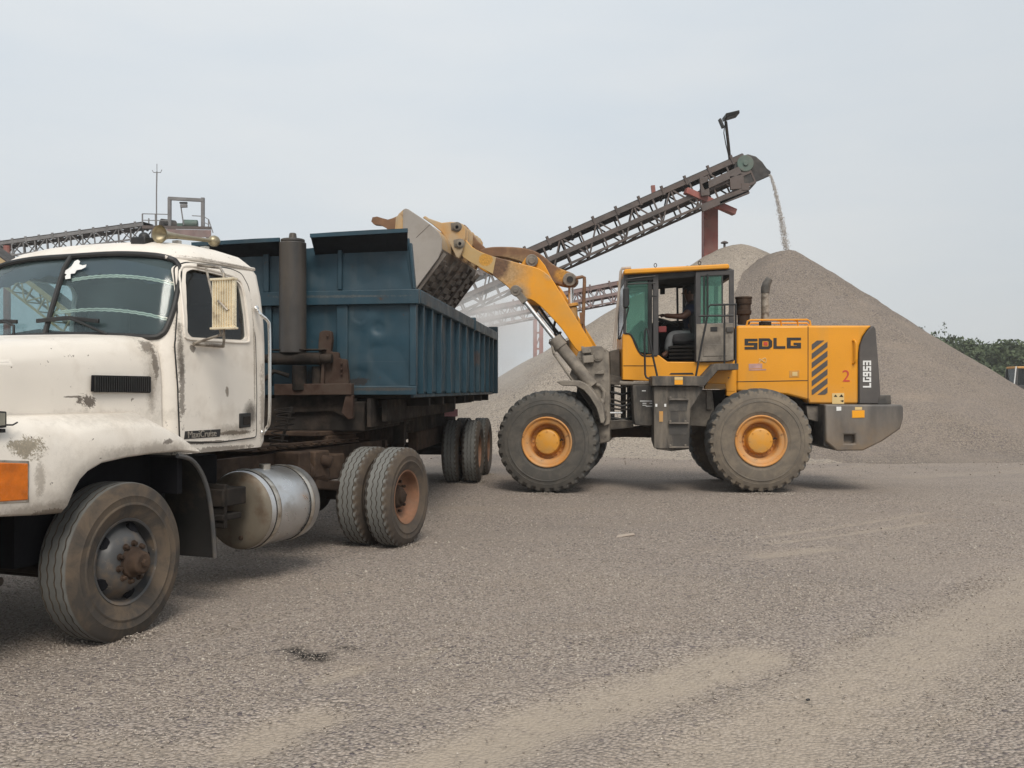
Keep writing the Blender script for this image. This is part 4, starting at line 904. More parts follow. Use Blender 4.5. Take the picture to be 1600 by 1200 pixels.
# front wings with wheel arch
def wing(side):
    low = [(-60,812),(0,806),(60,803.5),(97,800.5),(104,792),(113,770),(124,750),(138,735),(160,722),(200,713),(240,707.5),(280,704),(311,707)]
    b = MB(); secs = []
    for x, y in low:
        lx, zl = FT.at(x, y, 0.0)
        zt = 1.475 if lx < .36 else 1.475-(lx-.36)*1.05
        zt = max(zt, zl+.02); hgt = zt-zl
        yin = .235
        pr = [(yin,zt+.015),(.15,zt+.004),(.085,zt-.03*min(1,hgt*3)),(.035,zt-.10*min(1,hgt*2)),(.008,zt-.20*min(1,hgt*1.6)),(0.0,zl+(hgt)*.3),(0.0,zl+.012),(.012,zl),(.05,zl)]
        secs.append([(lx, y_ if not side else 2*CY-y_, z_) for y_, z_ in pr])
    b.loft(secs, False, False, closed=False); o = b.build('front_wing', M['white'], TT, smooth=60)
    md = o.modifiers.new('solid', 'SOLIDIFY'); md.thickness = .012; md.offset = 0; return o
wing0 = wing(0); wing(1)
b = MB(); tp = FT.poly([(-8,722.5),(40,724),(40,781),(-8,784)], 0.); b.hexa([(x,-.022,z) for x, z in tp], [(x,.01,z) for x, z in tp]); sig = b.build('turn_signal', M['amber'], wing0, bevel=.006)
b = MB(); fp = FT.poly([(-12,718),(44,720),(44,785),(-12,788)], 0.); b.hexa([(x,-.010,z) for x, z in fp], [(x,.01,z) for x, z in fp]); b.build('signal_frame', M['chrome_worn'], wing0, bevel=.004)
b = MB(); lp = FT.poly([(-14,641),(11,643),(11,668),(-14,670)], -.02); b.hexa([(x,-.02,z) for x, z in lp], [(x,.06,z) for x, z in lp]); lamp = b.build('work_lamp', M['black'], wing0, bevel=.006)
b = MB(); lp = FT.poly([(-14,644),(9,645.5),(9,664),(-14,667)], -.03); b.hexa([(x,-.026,z) for x, z in lp], [(x,-.015,z) for x, z in lp]); b.build('lamp_glass', M['lamp'], wing0)
MB().tube([FT.p3(11,664,-.01), FT.p3(20,664,0), FT.p3(27,660,.02)], .005, 6).bar(FT.p3(2,670,.02), FT.p3(2,676,.02), .03, .03).build('lamp_bracket', M['black'], wing0)
# under the bonnet and below
MB().box(-1.3,.5,.48,1.96,.62,1.5).box(.5,1.1,.6,1.84,.62,1.18).build('engine', M['dark'], TT, bevel=.05)
MB().box(-.62,.62,.33,.5,.55,1.44).box(.55,.60,.08,.5,.9,1.16).build('wing_liner', M['dark'], TT)
MB().box(-1.5,-1.38,.02,2.42,.42,.98).build('bumper', M['black'], TT, bevel=.04)
b = MB(); b.box(-1.53,-1.50,.46,1.98,.98,1.40); grl = b.build('grille', M['black'], TT, bevel=.01)
b = MB()
for i in range(9): b.box(-1.545,-1.525,.48,1.96,1.01+.042*i,1.03+.042*i)
b.build('grille_bars', M['chrome_worn'], grl)
for y0 in (.06, 2.02):
    MB().box(-1.5,-1.2,y0-.04,y0+.40,.96,1.42).build('nose_panel', M['white'], TT, bevel=.03)
    MB().box(-1.53,-1.49,y0+.02,y0+.32,1.10,1.30).build('headlight', M['lamp'], TT, bevel=.01)
MB().box(-1.38,-1.0,.3,2.1,.38,.6).tube([(-.75,.3,.5),(-.75,2.1,.5)], .03).build('steering_gear', M['chassis'], TT)
MB().tube([(0,.25,.5),(0,.5,.42),(0,1.9,.42),(0,2.2,.5)], .065, 10).tube([(-.16,.3,.44),(-.16,2.1,.44)], .025).build('front_axle', M['chassis'], TT)
for y in (.78, 1.60):
    b = MB(); b.prism([(-1.3,.72),(.9,.78),(4.95,.80),(4.95,1.06),(.9,1.02),(-1.3,.95)], y, y+.06); b.build('frame_rail', M['rust'], TT, bevel=.006)
    MB().tube([(-.75,y+.03,.62),(-.4,y+.03,.52),(0,y+.03,.5),(.4,y+.03,.52),(.75,y+.03,.62)], .045, 8).build('leaf_spring', M['chassis'], TT)
# rear mudguard of the front wheel
fl_px = [(268,712),(290,716),(306,730),(318,756),(325,800),(330,868)]
sec0 = [FT.at(x, y, .0) for x, y in ((279,712),(300,718),(316,738),(327,768),(334,815),(338,872))]
b = MB(); secs = [[(x, .0, z), (x+.015, .0, z), (x+.015, .42, z), (x, .42, z)] for x, z in smooth_line(sec0, 3)]; b.loft(secs); mg = b.build('mudguard', M['flap'], TT, bevel=.004)
MB().tube([(x+.005, .015, z) for x, z in smooth_line(sec0, 3)], .017, 8).build('guard_lip', M['flap_lip'], mg)
MB().box(.3,.66,.45,.47,.45,1.3).build('inner_guard', M['flap'], mg)
b = MB(); b.box(1.22,1.52,.20,.5,.72,.86); b.box(1.22,1.46,.20,.5,.61,.66); b.box(1.24,1.28,.2,.5,.55,.9); b.build('step_bracket', M['chassis'], TT, bevel=.01); MB().box(.8,1.7,.62,.8,.55,1.1).build('battery_box', M['dark'], TT, bevel=.02)
# fuel tank
TK = Vector((0,.38,.635)); r = .33
TK = Vector((-.07,.38,.635))
b = MB(); b.lathe([(1.74,r*.97),(1.755,r),(2.46,r),(2.475,r*.97)], TK, 48, 'X'); tank = b.build('fuel_tank', M['alu'], TT, smooth=40)
b = MB(); b.lathe([(1.742,r*.985),(1.715,r*.93),(1.700,r*.75),(1.695,.0)], TK, 48, 'X'); b.build('tank_end', M['alu_dirty'], tank, smooth=60); MB().lathe([(2.473,r*.985),(2.50,r*.93),(2.52,.0)], TK, 48, 'X').build('tank_end', M['alu_dirty'], tank, smooth=60)
for x in (1.83, 2.34):
    MB().lathe([(x-.028,r),(x-.028,r+.009),(x-.008,r+.012),(x+.018,r+.012),(x+.028,r+.009),(x+.028,r)], TK, 48, 'X').build('tank_strap', M['chrome_worn'], tank)
    MB().lathe([(x-.034,r),(x-.032,r+.006),(x-.026,r+.006),(x-.026,r)], TK, 48, 'X').lathe([(x+.028,r),(x+.03,r+.006),(x+.036,r+.006),(x+.036,r)], TK, 48, 'X').build('strap_rubber', M['black'], tank)
MB().cyl((2.0,.36,.95), (2.0,.36,1.0), .05, n=16).build('filler_cap', M['chrome_worn'], tank)
MB().lathe([(1.68,.0),(1.685,.018),(1.70,.02)], TK+Vector((0,-.05,-.22)), 10, 'X').build('drain_plug', M['rust'], tank)
# back of the chassis
b = MB(); b.box(2.35,4.3,.74,1.68,1.07,1.085)
for i in range(12): xx = 2.45+.15*i; b.box(xx, xx+.09, .72, .76, 1.086, 1.10)
b.bar((2.3,.77,1.11), (4.3,.77,1.11), .05, .02); b.build('deck_plate', M['rust'], TT, bevel=.003)
b = MB(); b.prismz([(3.5,.8),(4.35,.78),(4.8,.95),(4.4,1.15),(4.4,1.29),(4.8,1.49),(4.35,1.66),(3.5,1.64)], 1.16, 1.21); b.box(3.7,4.3,.78,1.66,1.06,1.16); b.build('fifth_wheel', M['rust'], TT, bevel=.01)
b = MB(); b.box(2.75,2.95,.5,.8,.70,1.05); b.box(3.05,3.32,.52,.80,.78,1.04); b.cyl((3.0,.62,.85), (3.35,.62,.78), .10, n=16); b.bar((3.1,.6,.72), (4.0,.62,.60), .12, .10); b.box(3.45,3.75,.60,.8,.72,.98); b.cyl((3.2,.55,.95), (3.25,.45,.92), .06, n=12)
b.build('suspension_bracket', M['rust'], TT, bevel=.015)
MB().cyl((4.06,.3,.523), (4.06,2.14,.523), .075, n=16).sphere((4.06,1.22,.523), .24).build('drive_axle', M['chassis'], TT, smooth=60)
MB().cyl((2.7,1.0,.55), (3.6,1.0,.55), .13, n=20).build('air_tank', M['chassis'], TT, bevel=.03)
b = MB(); b.bar((2.0,1.22,.75), (4.0,1.22,.6), .1, .1); b.box(1.2,2.6,.9,1.5,.5,.85); b.build('gearbox', M['dark'], TT, bevel=.04)
MB().box(4.9,4.96,.74,1.7,.80,1.06).build('rear_crossmember', M['rust'], TT, bevel=.01)
truck_wheel(TT, (0, 0, .511), 'front'); truck_wheel(TT, (0, 2.44, .511), 'front', far=True)
truck_wheel(TT, (4.06, 0, .511), 'outer'); truck_wheel(TT, (4.06, .335, .511), 'inner')
truck_wheel(TT, (4.06, 2.44, .511), 'outer', far=True); truck_wheel(TT, (4.06, 2.105, .511), 'inner', far=True)
# mirror, grab rail, horn, lamp
mx_ = .72; mc = FT.polyx([(331,437),(366,436),(366,512),(332,513)], mx_)
y0, y1 = mc[0][0], mc[1][0]; z0 = (mc[2][1]+mc[3][1])/2; z1 = (mc[0][1]+mc[1][1])/2
if y0 > y1: y0, y1 = y1, y0
b = MB(); b.box(mx_, mx_+.03, y0, y1, z0, z1); b.box(mx_-.02, mx_+.035, y0-.006, y1+.006, z1-.008, z1+.010); b.box(mx_-.02, mx_+.035, y0-.012, y1+.006, z0-.010, z0+.006)
mir = b.build('mirror', M['ribbed'], TT, bevel=.004)
b = MB()
for i in range(9): yy = y0+.012+(y1-y0-.024)*i/8; b.cyl((mx_, yy, z0+.004), (mx_, yy, z1-.004), .0085, n=10)
b.build('mirror_rib', M['ribbed'], mir)
ym = (y0+y1)/2; b = MB()
P = lambda x, y, ly: FT.p3(x, y, ly)
b.tube([P(303,537,.13), P(349,541,.13)], .014, 8); b.tube([P(305,536,.12), P(342,524,-.05), (mx_+.01, ym, z0-.05)], .010, 8); b.tube([P(349,541,.13), P(350,532,0), (mx_+.01, ym, z0-.05), (mx_+.01, ym, z0)], .010, 8)
b.tube([P(308,414,.2), P(330,417,.14), P(344,418,-.02), (mx_+.01, ym, z1+.04), (mx_+.01, ym, z1)], .011, 8)
b.tube([P(322,419,.10), P(335,475,-.1), P(346,525,-.14)], .009, 8); b.tube([(mx_-.012, ym-.05, (z0+z1)/2-.05), (mx_-.02, ym, (z0+z1)/2), (mx_-.015, ym+.03, (z0+z1)/2+.02)], .010, 8)
b.build('mirror_arm', M['arm'], mir)
gp = [P(401,482,.165), P(403,486,.13), P(410,494,.09), P(418,501,.07), P(421,515,.065), P(421.5,590,.065), P(421,655,.07), P(417,668,.10), P(411,676,.165)]
b = MB(); b.tube(smooth_line(gp, 4), .0135, 10); b.sphere(gp[0], .026, 12, 8, (1,.5,1)); b.sphere(gp[-1], .026, 12, 8, (1,.5,1)); b.build('grab_rail', M['chrome'], TT)
h0 = Vector(P(249,366,.60)); h1 = Vector(P(336,377,.60)); d = (h1-h0)
b = MB(); prof = [(0,.072),(.02,.066),(.06,.046),(.14,.030),(.3,.022),(.62,.018),(.9,.016)]; rings = []
a1 = d.normalized().orthogonal().normalized(); a2 = d.normalized().cross(a1)
for f, rr in prof: rings.append([h0+d*f+(a1*math.cos(t)+a2*math.sin(t))*rr for t in (2*math.pi*i/24 for i in range(24))])
b.loft(rings, False, True); b.loft([[h0+d*.03+(v-h0)*.8 for v in rings[0]], [h0+d*.12+(v-rings[3][0]*0-h0)*.0+ (v-h0)*.25 for v in rings[0]]], False, True)
b.sphere(h0+d*.98, .048, 14, 10, (1.2,1,1)); horn = b.build('air_horn', M['brass'], TT, smooth=60)
MB().box(h0.x+.18, h0.x+.22, h0.y-.03, h0.y+.03, 2.74, h0.z-.02).box(h0.x+.52, h0.x+.56, h0.y-.03, h0.y+.03, 2.74, h0.z-.02).build('horn_bracket', M['chrome_worn'], horn)
c = Vector(P(222,375,.75)); b = MB(); b.box(c.x-.05, c.x+.06, c.y-.07, c.y+.07, 2.74, c.z+.02); b.sphere((c.x, c.y-.02, c.z+.015), .045, 12, 8); b.build('roof_lamp', M['black'], TT, bevel=.01)
c = Vector(P(285,375,.9)); MB().box(c.x-.1, c.x+.3, c.y-.06, c.y+.06, 2.77, 2.80).build('roof_plate', M['white'], TT, bevel=.01)

# ================================================================== TIPPING TRAILER
TD = thing('dump_trailer', 'blue steel tipping trailer being filled by the loader bucket', 'trailer', FD)
ZB, ZR0, ZR1, ZT, WD, LN = 1.59, 2.56, 2.71, 3.12, 2.45, 7.80
fx = lambda pts, lx=0.: FD.polyx(pts, lx)
MB().prismx([(0,ZB),(WD,ZB),(WD,3.05)]+fx([(639,372),(640,383),(648.5,452)]), 0, .045).build('front_wall', M['blue'], TD, bevel=.004)
def sheet(name, parent, nu, nv, fn):
    b = MB(); b.v = [fn(i/nu, j/nv) for i in range(nu+1) for j in range(nv+1)]
    b.f = [(i*(nv+1)+j, (i+1)*(nv+1)+j, (i+1)*(nv+1)+j+1, i*(nv+1)+j+1) for i in range(nu) for j in range(nv)]
    return b.build(name, M['blue'], parent, smooth=60)
DENTS = [(FD.atx(x, y, 0.), r, d) for x, y, r, d in ((591,513,.05,.030),(588,551,.06,.026),(606,560,.12,.02),(560,590,.10,.03),(575,430,.16,.016),(610,410,.12,-.012),(478,545,.1,.02),(500,425,.12,.018),(565,495,.14,-.014),(625,585,.1,.02),(505,490,.15,.015))]
def front_pt(u, v):
    z = 1.60+1.48*v; ynear = .01 if z < ZR1 else .01+(z-ZR1)*.17; y = 2.44+(ynear-2.44)*u
    q = .020*(vnoise(np.array(y+9.), np.array(z*1.3), .42, 51)-.5)+.012*(vnoise(np.array(y+3.), np.array(z), .17, 52)-.5)
    for (yy, zz), r, dd in DENTS: q += dd*math.exp(-((y-yy)**2+(z-zz)**2)/(r*r))
    return (-.016+float(q)*(1 if q > -.012 else .5), y, z)
def fpost(pts, lx, th, name, mat='blue'):
    q = fx(pts, lx); return MB().prismx(q, lx, lx+th).build(name, M[mat], TD, bevel=.006)
sheet('front_sheet', TD, 130, 80, lambda u, v: (min(front_pt(u, v)[0], -.002),)+front_pt(u, v)[1:])
fpost([(654,451.3),(654,474),(300,480),(300,459)], -.09, .09, 'front_rail')
fpost([(650,603),(650,617),(300,617),(300,603)], -.07, .068, 'front_sill')
for pts in ([(527.5,390),(534,390),(534,452.5),(527.5,452.5)], [(526,474.5),(543,474.5),(543,603),(526,603)], [(411,386),(420,386),(420,456.5),(411,456.5)], [(414,478),(424,478),(424,603),(414,603)]): fpost(pts, -.05, .05, 'front_post')
MB().prismx(fx([(638,381),(642.5,379),(649,451.5),(645,451.5)], -.03), -.03, .05).prismx(fx([(640,474.5),(650,474.5),(650,603),(640,603)], -.05), -.05, .05).build('corner_post', M['blue'], TD, bevel=.006)
# forward leaning lip along the top, in two lengths with the notch for the hoist between
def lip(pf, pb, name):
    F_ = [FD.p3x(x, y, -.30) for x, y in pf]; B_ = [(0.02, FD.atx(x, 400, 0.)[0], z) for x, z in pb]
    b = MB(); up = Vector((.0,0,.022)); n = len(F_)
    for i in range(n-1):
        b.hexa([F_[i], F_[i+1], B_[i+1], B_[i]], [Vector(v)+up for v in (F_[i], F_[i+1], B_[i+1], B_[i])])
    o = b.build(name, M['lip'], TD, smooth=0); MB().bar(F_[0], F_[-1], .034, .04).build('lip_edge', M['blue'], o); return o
LIPM = M['blue']
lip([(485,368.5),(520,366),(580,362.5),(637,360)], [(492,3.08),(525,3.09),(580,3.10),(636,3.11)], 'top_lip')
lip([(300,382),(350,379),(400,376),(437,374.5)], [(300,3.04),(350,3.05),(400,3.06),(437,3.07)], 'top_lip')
wall = MB().box(.05, LN, .0, .03, ZB, ZR0+.02).build('side_wall', M['blue'], TD)
ribx = []
for x in (653,667,682,697,710.5,722,733.5,743,751,758.5,765,770.5):
    xx = (x-800)/FPX; t = (-1.054-10.2*xx)/(FD.ax.y*xx-FD.ax.x); ribx.append(t)
for t in ribx:
    j0, j1, j2 = (random.uniform(-.014, .014) for _ in range(3)); mz = (ZB+ZR0)/2
    MB().loft([[(t-.03+j, -.072+abs(j)*.5, z), (t+.03+j, -.072+abs(j)*.8, z), (t+.03+j, 0, z), (t-.03+j, 0, z)] for j, z in ((j0, ZB+.005), (j1, mz-.1), (j2, mz+.2), (0, ZR0+.01))]).build('rib', M['blue'], wall, bevel=.008)
def side_pt(u, v):
    x = .04+(LN-.08)*u; z = ZB+.03+(ZR0-ZB-.03)*v; k = min(range(len(ribx)), key=lambda i: abs(ribx[i]-x)); e = min(1, abs(x-ribx[k])/.28)
    q = .020*e*e*math.sin(math.pi*v)*(1 if (k*7) % 3 else -.6)+.014*(vnoise(np.array(x+5.), np.array(z), .3, 61)-.5)*e
    return (x, -.012+float(max(-.02, min(.008, q))), z)
sheet('side_sheet', TD, 240, 30, side_pt)
b = MB(); b.box(.003, LN, -.085, .075, ZR0, ZR1); b.build('top_rail', M['blue'], TD, bevel=.012)
jx = ribx[6]; MB().box(jx-.04, jx+.04, -.10, .085, ZR0-.02, ZR1+.03).build('rail_joint', M['blue'], TD, bevel=.01)
MB().box(LN-.12, LN, -.088, .08, ZB-.02, ZR1+.10).build('rear_post', M['blue'], TD, bevel=.01)
MB().box(.05, LN, .0, .06, ZB-.03, ZB+.05).build('side_sill', M['blue'], TD, bevel=.006)
MB().box(.05, LN, WD-.03, WD, ZB, ZR0+.02).build('side_wall', M['blue'], TD)
MB().box(.003, LN, WD-.075, WD+.085, ZR0, ZR1).build('top_rail', M['blue'], TD, bevel=.012)
MB().box(LN-.04, LN+.02, .0, WD, ZB, ZR1-.02).build('tailgate', M['blue'], TD, bevel=.005)
MB().box(.03, LN, .03, WD-.03, ZB-.04, ZB+.02).build('floor', M['chassis'], TD)
q = MB(); n_ = 36; m_ = 14
for i in range(n_+1):
    for j in range(m_+1):
        fx_, fy_ = i/n_, j/m_; q.v.append((.06+fx_*(LN-.12), .04+fy_*(WD-.08), 1.75+.65*math.exp(-((fx_-.55)/.22)**2)*math.sin(math.pi*fy_)**.7+random.uniform(-.02,.02)))
q.f = [(i*(m_+1)+j, (i+1)*(m_+1)+j, (i+1)*(m_+1)+j+1, i*(m_+1)+j+1) for i in range(n_) for j in range(m_)]
ld_ = q.build('gravel_load', M['pile_grey'], None); ld_.matrix_basis = FD.matrix(); tag(ld_, 'grey chippings already tipped inside the blue trailer', 'gravel load')
# undercarriage
for y in (.70, 1.65):
    MB().prism([(.3,1.22),(2.6,1.22),(3.6,1.02),(7.7,1.02),(7.7,1.40),(.3,1.52)], y, y+.09).build('chassis_rail', M['chassis'], TD, bevel=.008)
b = MB(); b.box(-.1,.0,.60,WD-.1,ZB-.10,ZB-.04)
for t in (1.2,2.2,3.2,4.2,5.2,6.2,7.2): b.box(t-.05, t+.05, .03, WD-.03, ZB-.14, ZB-.04)
b.box(.2,7.6,.35,2.1,ZB-.13,ZB-.05); b.box(.1,4.9,.3,.36,1.30,ZB-.05); b.box(4.9,6.6,.25,.32,1.42,ZB-.05); b.build('subframe', M['chassis'], TD, bevel=.006)
b = MB(); b.prismx(fx([(428,600),(549,599),(549,617),(428,618)], -.30), -.30, -.18); b.prismx(fx([(540,617),(551,617),(551,654),(544,656),(533,645)], -.28), -.28, -.2); b.build('front_crossmember', M['rust_red'], TD, bevel=.008)
MB().prismx(fx([(430,618),(546,618),(545,655),(520,642),(430,645)], -.15), -.15, -.05).build('front_apron', M['chassis'], TD)
MB().prism([(-.15,1.25),(.3,1.25),(2.3,1.25),(2.3,1.55),(-.15,1.55)], .42, .46).build('side_apron', M['chassis'], TD, bevel=.004)
for y in (.45, 1.85):
    b = MB(); c = FD.at(633, 660, y)[0] if y < 1 else FD.at(633, 660, .45)[0]
    b.box(c-.07, c+.07, y, y+.14, .95, 1.54); b.box(c-.055, c+.055, y+.015, y+.125, .72, .95); b.box(c-.1, c+.1, y-.03, y+.17, .69, .72); b.build('landing_leg', M['chassis'], TD, bevel=.006)
MB().box(4.2,8.1,.75,.9,.72,1.02).box(4.2,8.1,1.55,1.7,.72,1.02).box(6.6,7.3,.4,.75,.55,.95).build('bogie_frame', M['rust'], TD, bevel=.02)
for ax_ in (6.30, 7.60):
    z = .53+.06; MB().cyl((ax_,.3,z), (ax_,WD-.3,z), .07, n=16).build('axle', M['chassis'], TD)
    for y, k, f in ((.05,'outer',0), (.385,'inner',0), (WD-.05,'outer',1), (WD-.385,'inner',1)): truck_wheel(TD, (ax_, y, z), k, .53, .28, bool(f))
c = FD.p3(704, 645, .5); MB().box(c[0]-.01, c[0]+.01, c[1]-.12, c[1]+.1, c[2]-.06, c[2]+.06).build('reflector_plate', paint('pink_reflector', (.5, .25, .27), .5), TD)
# hoist
hx = -.24; c0 = FD.atx(457.5, 552, hx); c1 = FD.atx(457.5, 379, hx)
b = MB(); b.cyl((hx, c0[0], c0[1]), (hx, c0[0], c1[1]), .14, n=32); b.cyl((hx, c0[0], c1[1]), (hx, c0[0], c1[1]+.035), .125, n=32); b.cyl((hx, c0[0], c1[1]+.03), (hx, c0[0], c1[1]+.10), .045, .035, n=16)
hoist = b.build('hoist_cylinder', paint('oily_hoist_paint', (.040, .036, .033), .5, var=.3, dirt=(.11, .08, .05), amt=.7, ds=2.5, dlo=.45, dhi=.75, streak=True, rust=(.33, .19, .03), rlo=.70, rhi=.76, rs=2.2), TD, bevel=.01)
cc = FD.atx(463, 560, hx-.12); z = cc[1]; b = MB()
b.cyl((hx-.05, cc[0]+.32, z), (hx-.05, cc[0]-.24, z), .065, n=20); b.cyl((hx-.05, cc[0]+.42, z), (hx-.05, cc[0]+.3, z), .045, n=16); b.cyl((hx-.05, cc[0]-.22, z), (hx-.05, cc[0]-.36, z), .05, n=16); b.box(hx-.1, hx+.1, cc[0]-.28, cc[0]+.3, z+.085, z+.10)
b.cyl((hx-.02, cc[0], z-.07), (hx-.02, cc[0], z-.33), .075, n=18); b.cyl((hx, cc[0]-.18, z-.08), (hx, cc[0]-.18, z-.33), .05, n=14)
b.tube([(hx-.05, cc[0]+.1, z-.18), (hx-.08, cc[0]+.25, z-.13), (hx-.1, cc[0]+.45, z-.30)], .025, 8); b.build('hoist_trunnion', M['chassis'], TD, bevel=.006)
b = MB(); b.prismx(rounded(fx([(498,600),(499,565),(497,540),(499,519),(506,516),(517,517),(519,530),(516,550),(528,550),(529,560),(541,561),(545,600)], -.22), .02, 3), -.22, -.14)
b.prismx(fx([(500,600),(503,560),(506,560),(506,600)], -.28), -.28, -.22)
for x, y in ((534,568),(534,577),(534,585),(512,525),(502,556),(502,562)): p = FD.p3x(x, y, -.23); b.cyl(p, Vector(p)-Vector((.02,0,0)), .013, n=6)
b.build('hoist_bracket', M['rust_red'], TD, bevel=.006)
MB().box(2.5,5.0,1.75,2.3,.75,1.5).build('added_dark_box', M['chassis'], TD, bevel=.02)  # dark mass added to close off the bright ground under the trailer
MB().box(-.1,2.3,.5,2.0,1.2,1.52).build('gooseneck', M['chassis'], TD, bevel=.02)
MB().tube(smooth_line([(3.35,2.1,.55),(3.45,2.1,.95),(3.8,2.1,1.12),(4.3,2.1,1.12),(4.65,2.1,.95)], 3), .03, 8).box(3.45,4.65,1.85,2.4,1.10,1.14).build('added_dark_guard', M['flap'], TT)  # far-side guard added as more dark mass behind the chassis gap
# coiled air lines
b = MB(); p0 = Vector(FT.p3(425, 640, .7)); 
co = []
for i in range(120):
    t = i/120*7*2*math.pi; q_ = world_at(441+6*math.sin(t*.13), 636+62*i/120, 9.1); co.append(q_+Vector((math.cos(t)*.085, math.sin(t)*.085, 0)))
b.tube(co, .006, 6); b.tube([world_at(456,636,9.1), world_at(448,665,9.1), world_at(439,692,9.1)], .016, 8)
al = b.build('air_line', M['chassis'], None); al.parent = TD; al.matrix_basis = FD.matrix().inverted()

# ================================================================== WHEEL LOADER
LD = thing('wheel_loader', 'yellow wheel loader tipping its raised bucket over the blue trailer', 'loader', FR)
ZW = .815
def loader_tyre(Rr=.815, wd=.60, n=160):
    h = [(.075,.36),(.03,.40),(.012,.45),(.008,.455),(.004,.50),(.0,.56),(.002,.60),(-.004,.604),(-.004,.616),(.006,.62),(.014,.66),(.010,.664),(.022,.70),(.034,.728)]; tr = [(.040,.745),(.052,.778),(.075,.797),(.13,.808),(.20,.814),(.27,.815)]
    pr = h+tr+[(.30,.815)]+[(wd-a, b) for a, b in reversed(h+tr)]; m = len(pr); k0 = len(h)
    def rf(i, j, r, hh):
        if k0 <= j < m-k0:
            lat = abs(hh-wd/2)/(wd/2); ph = (i+ (lat*4.0))/5.0
            if (ph % 1.0) < .42: r -= .032*min(1, .3+lat)*(.45 if j in (k0, m-k0-1) else 1); hh += (.012 if hh < wd/2 else -.012)*(1 if j in (k0, k0+1, m-k0-1, m-k0-2) else 0)
        return r, hh
    return MB().lathe(pr, (0,0,0), n, 'Y', rf).mesh('tyre', 24)
TYRE = loader_tyre(); TYRE2 = TYRE.copy(); TYRE.materials.append(M['tyre_loader']); TYRE2.materials.append(M['tyre_loader_dark'])
def loader_wheel(parent, lx, ly, z, frame, far=False):
    w_ = bpy.data.objects.new('wheel', None); COL.objects.link(w_); w_.parent = parent
    m = Matrix.Translation((lx, ly, z)) @ Matrix.Rotation(math.pi if far else 0, 4, 'Z')
    w_.matrix_basis = m if frame is FR else FR.matrix().inverted() @ frame.matrix() @ m
    t = bpy.data.objects.new('tyre', TYRE if frame is FR else TYRE2); COL.objects.link(t); t.parent = w_
    MB().lathe([(.075,.365),(.025,.402),(.005,.398),(.0,.385),(.012,.366),(.03,.357),(.036,.315),(.05,.295),(.065,.285),(.20,.272),(.225,.262),(.23,.19)], (0,0,0), 56, 'Y').build('rim', M['rim_yellow'], w_, smooth=40)
    b = MB(); b.lathe([(.23,.225),(.215,.212),(.205,.204),(.095,.196),(.075,.186),(.066,.168),(.064,0)], (0,0,0), 48, 'Y')
    for i in range(20):
        a = 2*math.pi*i/20; c = Vector((math.cos(a)*.236, .23, math.sin(a)*.236)); b.cyl(c, c+Vector((0,-.03,0)), .012, n=6)
    for i in range(8):
        a = 2*math.pi*i/8; c = Vector((math.cos(a)*.165, .067, math.sin(a)*.165)); b.cyl(c, c+Vector((0,-.012,0)), .011, n=6)
    b.build('hub', M['hub_yellow'], w_, smooth=35)
    if not far: MB().tube([(.20,.11,.02), (.23,.10,.045), (.245,.075,.03)], .012, 8).build('valve', M['black'], w_)
    return w_
loader_wheel(LD, 0, 0, ZW+.035, FR); loader_wheel(LD, 0, 2.78, ZW, FR, True)
loader_wheel(LD, 0, 0, ZW, FF); loader_wheel(LD, 0, 2.78, ZW, FF, True)
MB().cyl((0,.35,ZW), (0,2.43,ZW), .2, n=20).sphere((0,1.39,ZW), .33).build('rear_axle', M['dusty'], LD, smooth=50)
MB().cyl((0,.35,ZW), (0,2.43,ZW), .2, n=20).sphere((0,1.39,ZW), .33).build('front_axle', M['dusty'], LD, smooth=50, frame=FF)

def rp_(pts, l0, l1, name, mat, bevel=.008, parent=LD, at=None, fr=FR, smooth=35):
    return MB().prism(fr.poly(pts, l0 if at is None else at), l0, l1).build(name, M[mat], parent, bevel=bevel, smooth=smooth, frame=fr if fr is not FR else None)
# ---- engine hood, tail, counterweight
hood = rp_([(1150.5,514),(1151,510),(1155,508.5),(1362.5,508.5),(1355,516),(1348,526),(1343,540),(1341.5,552),(1341.5,631),(1264,631),(1262,625),(1230,617),(1150.5,611)], .55, 2.23, 'hood', 'yellow', .035)
for pts in ([(1262.6,510),(1262.6,631)], [(1151,596.5),(1262,594.5)], [(1341.3,560),(1341.3,631)]): MB().tube([FR.p3(x, y, .549) for x, y in pts], .006, 6).build('panel_gap', M['black_mark'], hood)
tail = rp_([(1363,508.8),(1366,509.5),(1368.5,514),(1373,570),(1376,617),(1372,631),(1342.3,631),(1342.3,552),(1343.8,540),(1348.8,526),(1355.8,516)], .545, 2.235, 'tail_grille', 'tail', .02)
cwo = FR.poly([(1290,632),(1410,632.5),(1412,637),(1411.5,655),(1407,670),(1380,689),(1349,704),(1306.5,704.5),(1290,690)], .20)
b = MB(); xs = [p[0] for p in cwo]; secs = []
for y, inset in ((.20,.0),(.9,.0),(2.0,.0),(2.58,.0)): secs.append([(x, y, z) for x, z in cwo])
b.loft(secs); hb = MB(); q0 = FR.poly([(1319,679),(1336,679),(1336,693),(1319,693)], .20); hb.prism(q0, .0, .32)
cw = link('counterweight', boolean(b.mesh(), [(hb.mesh(), 'DIFFERENCE')]), M['cw'], LD, bevel=.03)
MB().prism(FR.poly([(1288,632),(1306,633),(1306,704),(1287,697)], .26), .27, 2.5).build('counterweight_nose', M['grey'], cw, bevel=.01)
rp_([(1260,634),(1292,634),(1292,698),(1278,694),(1281,660),(1262,655)], .62, 2.1, 'rear_bracket', 'grey_dusty', .01)
rp_([(1371,617.5),(1392,617),(1393,631.5),(1371,632)], .55, .95, 'rear_lamp_box', 'grey', .012)
rp_([(1371,617.5),(1392,617),(1393,631.5),(1371,632)], 1.85, 2.25, 'rear_lamp_box', 'grey', .012)
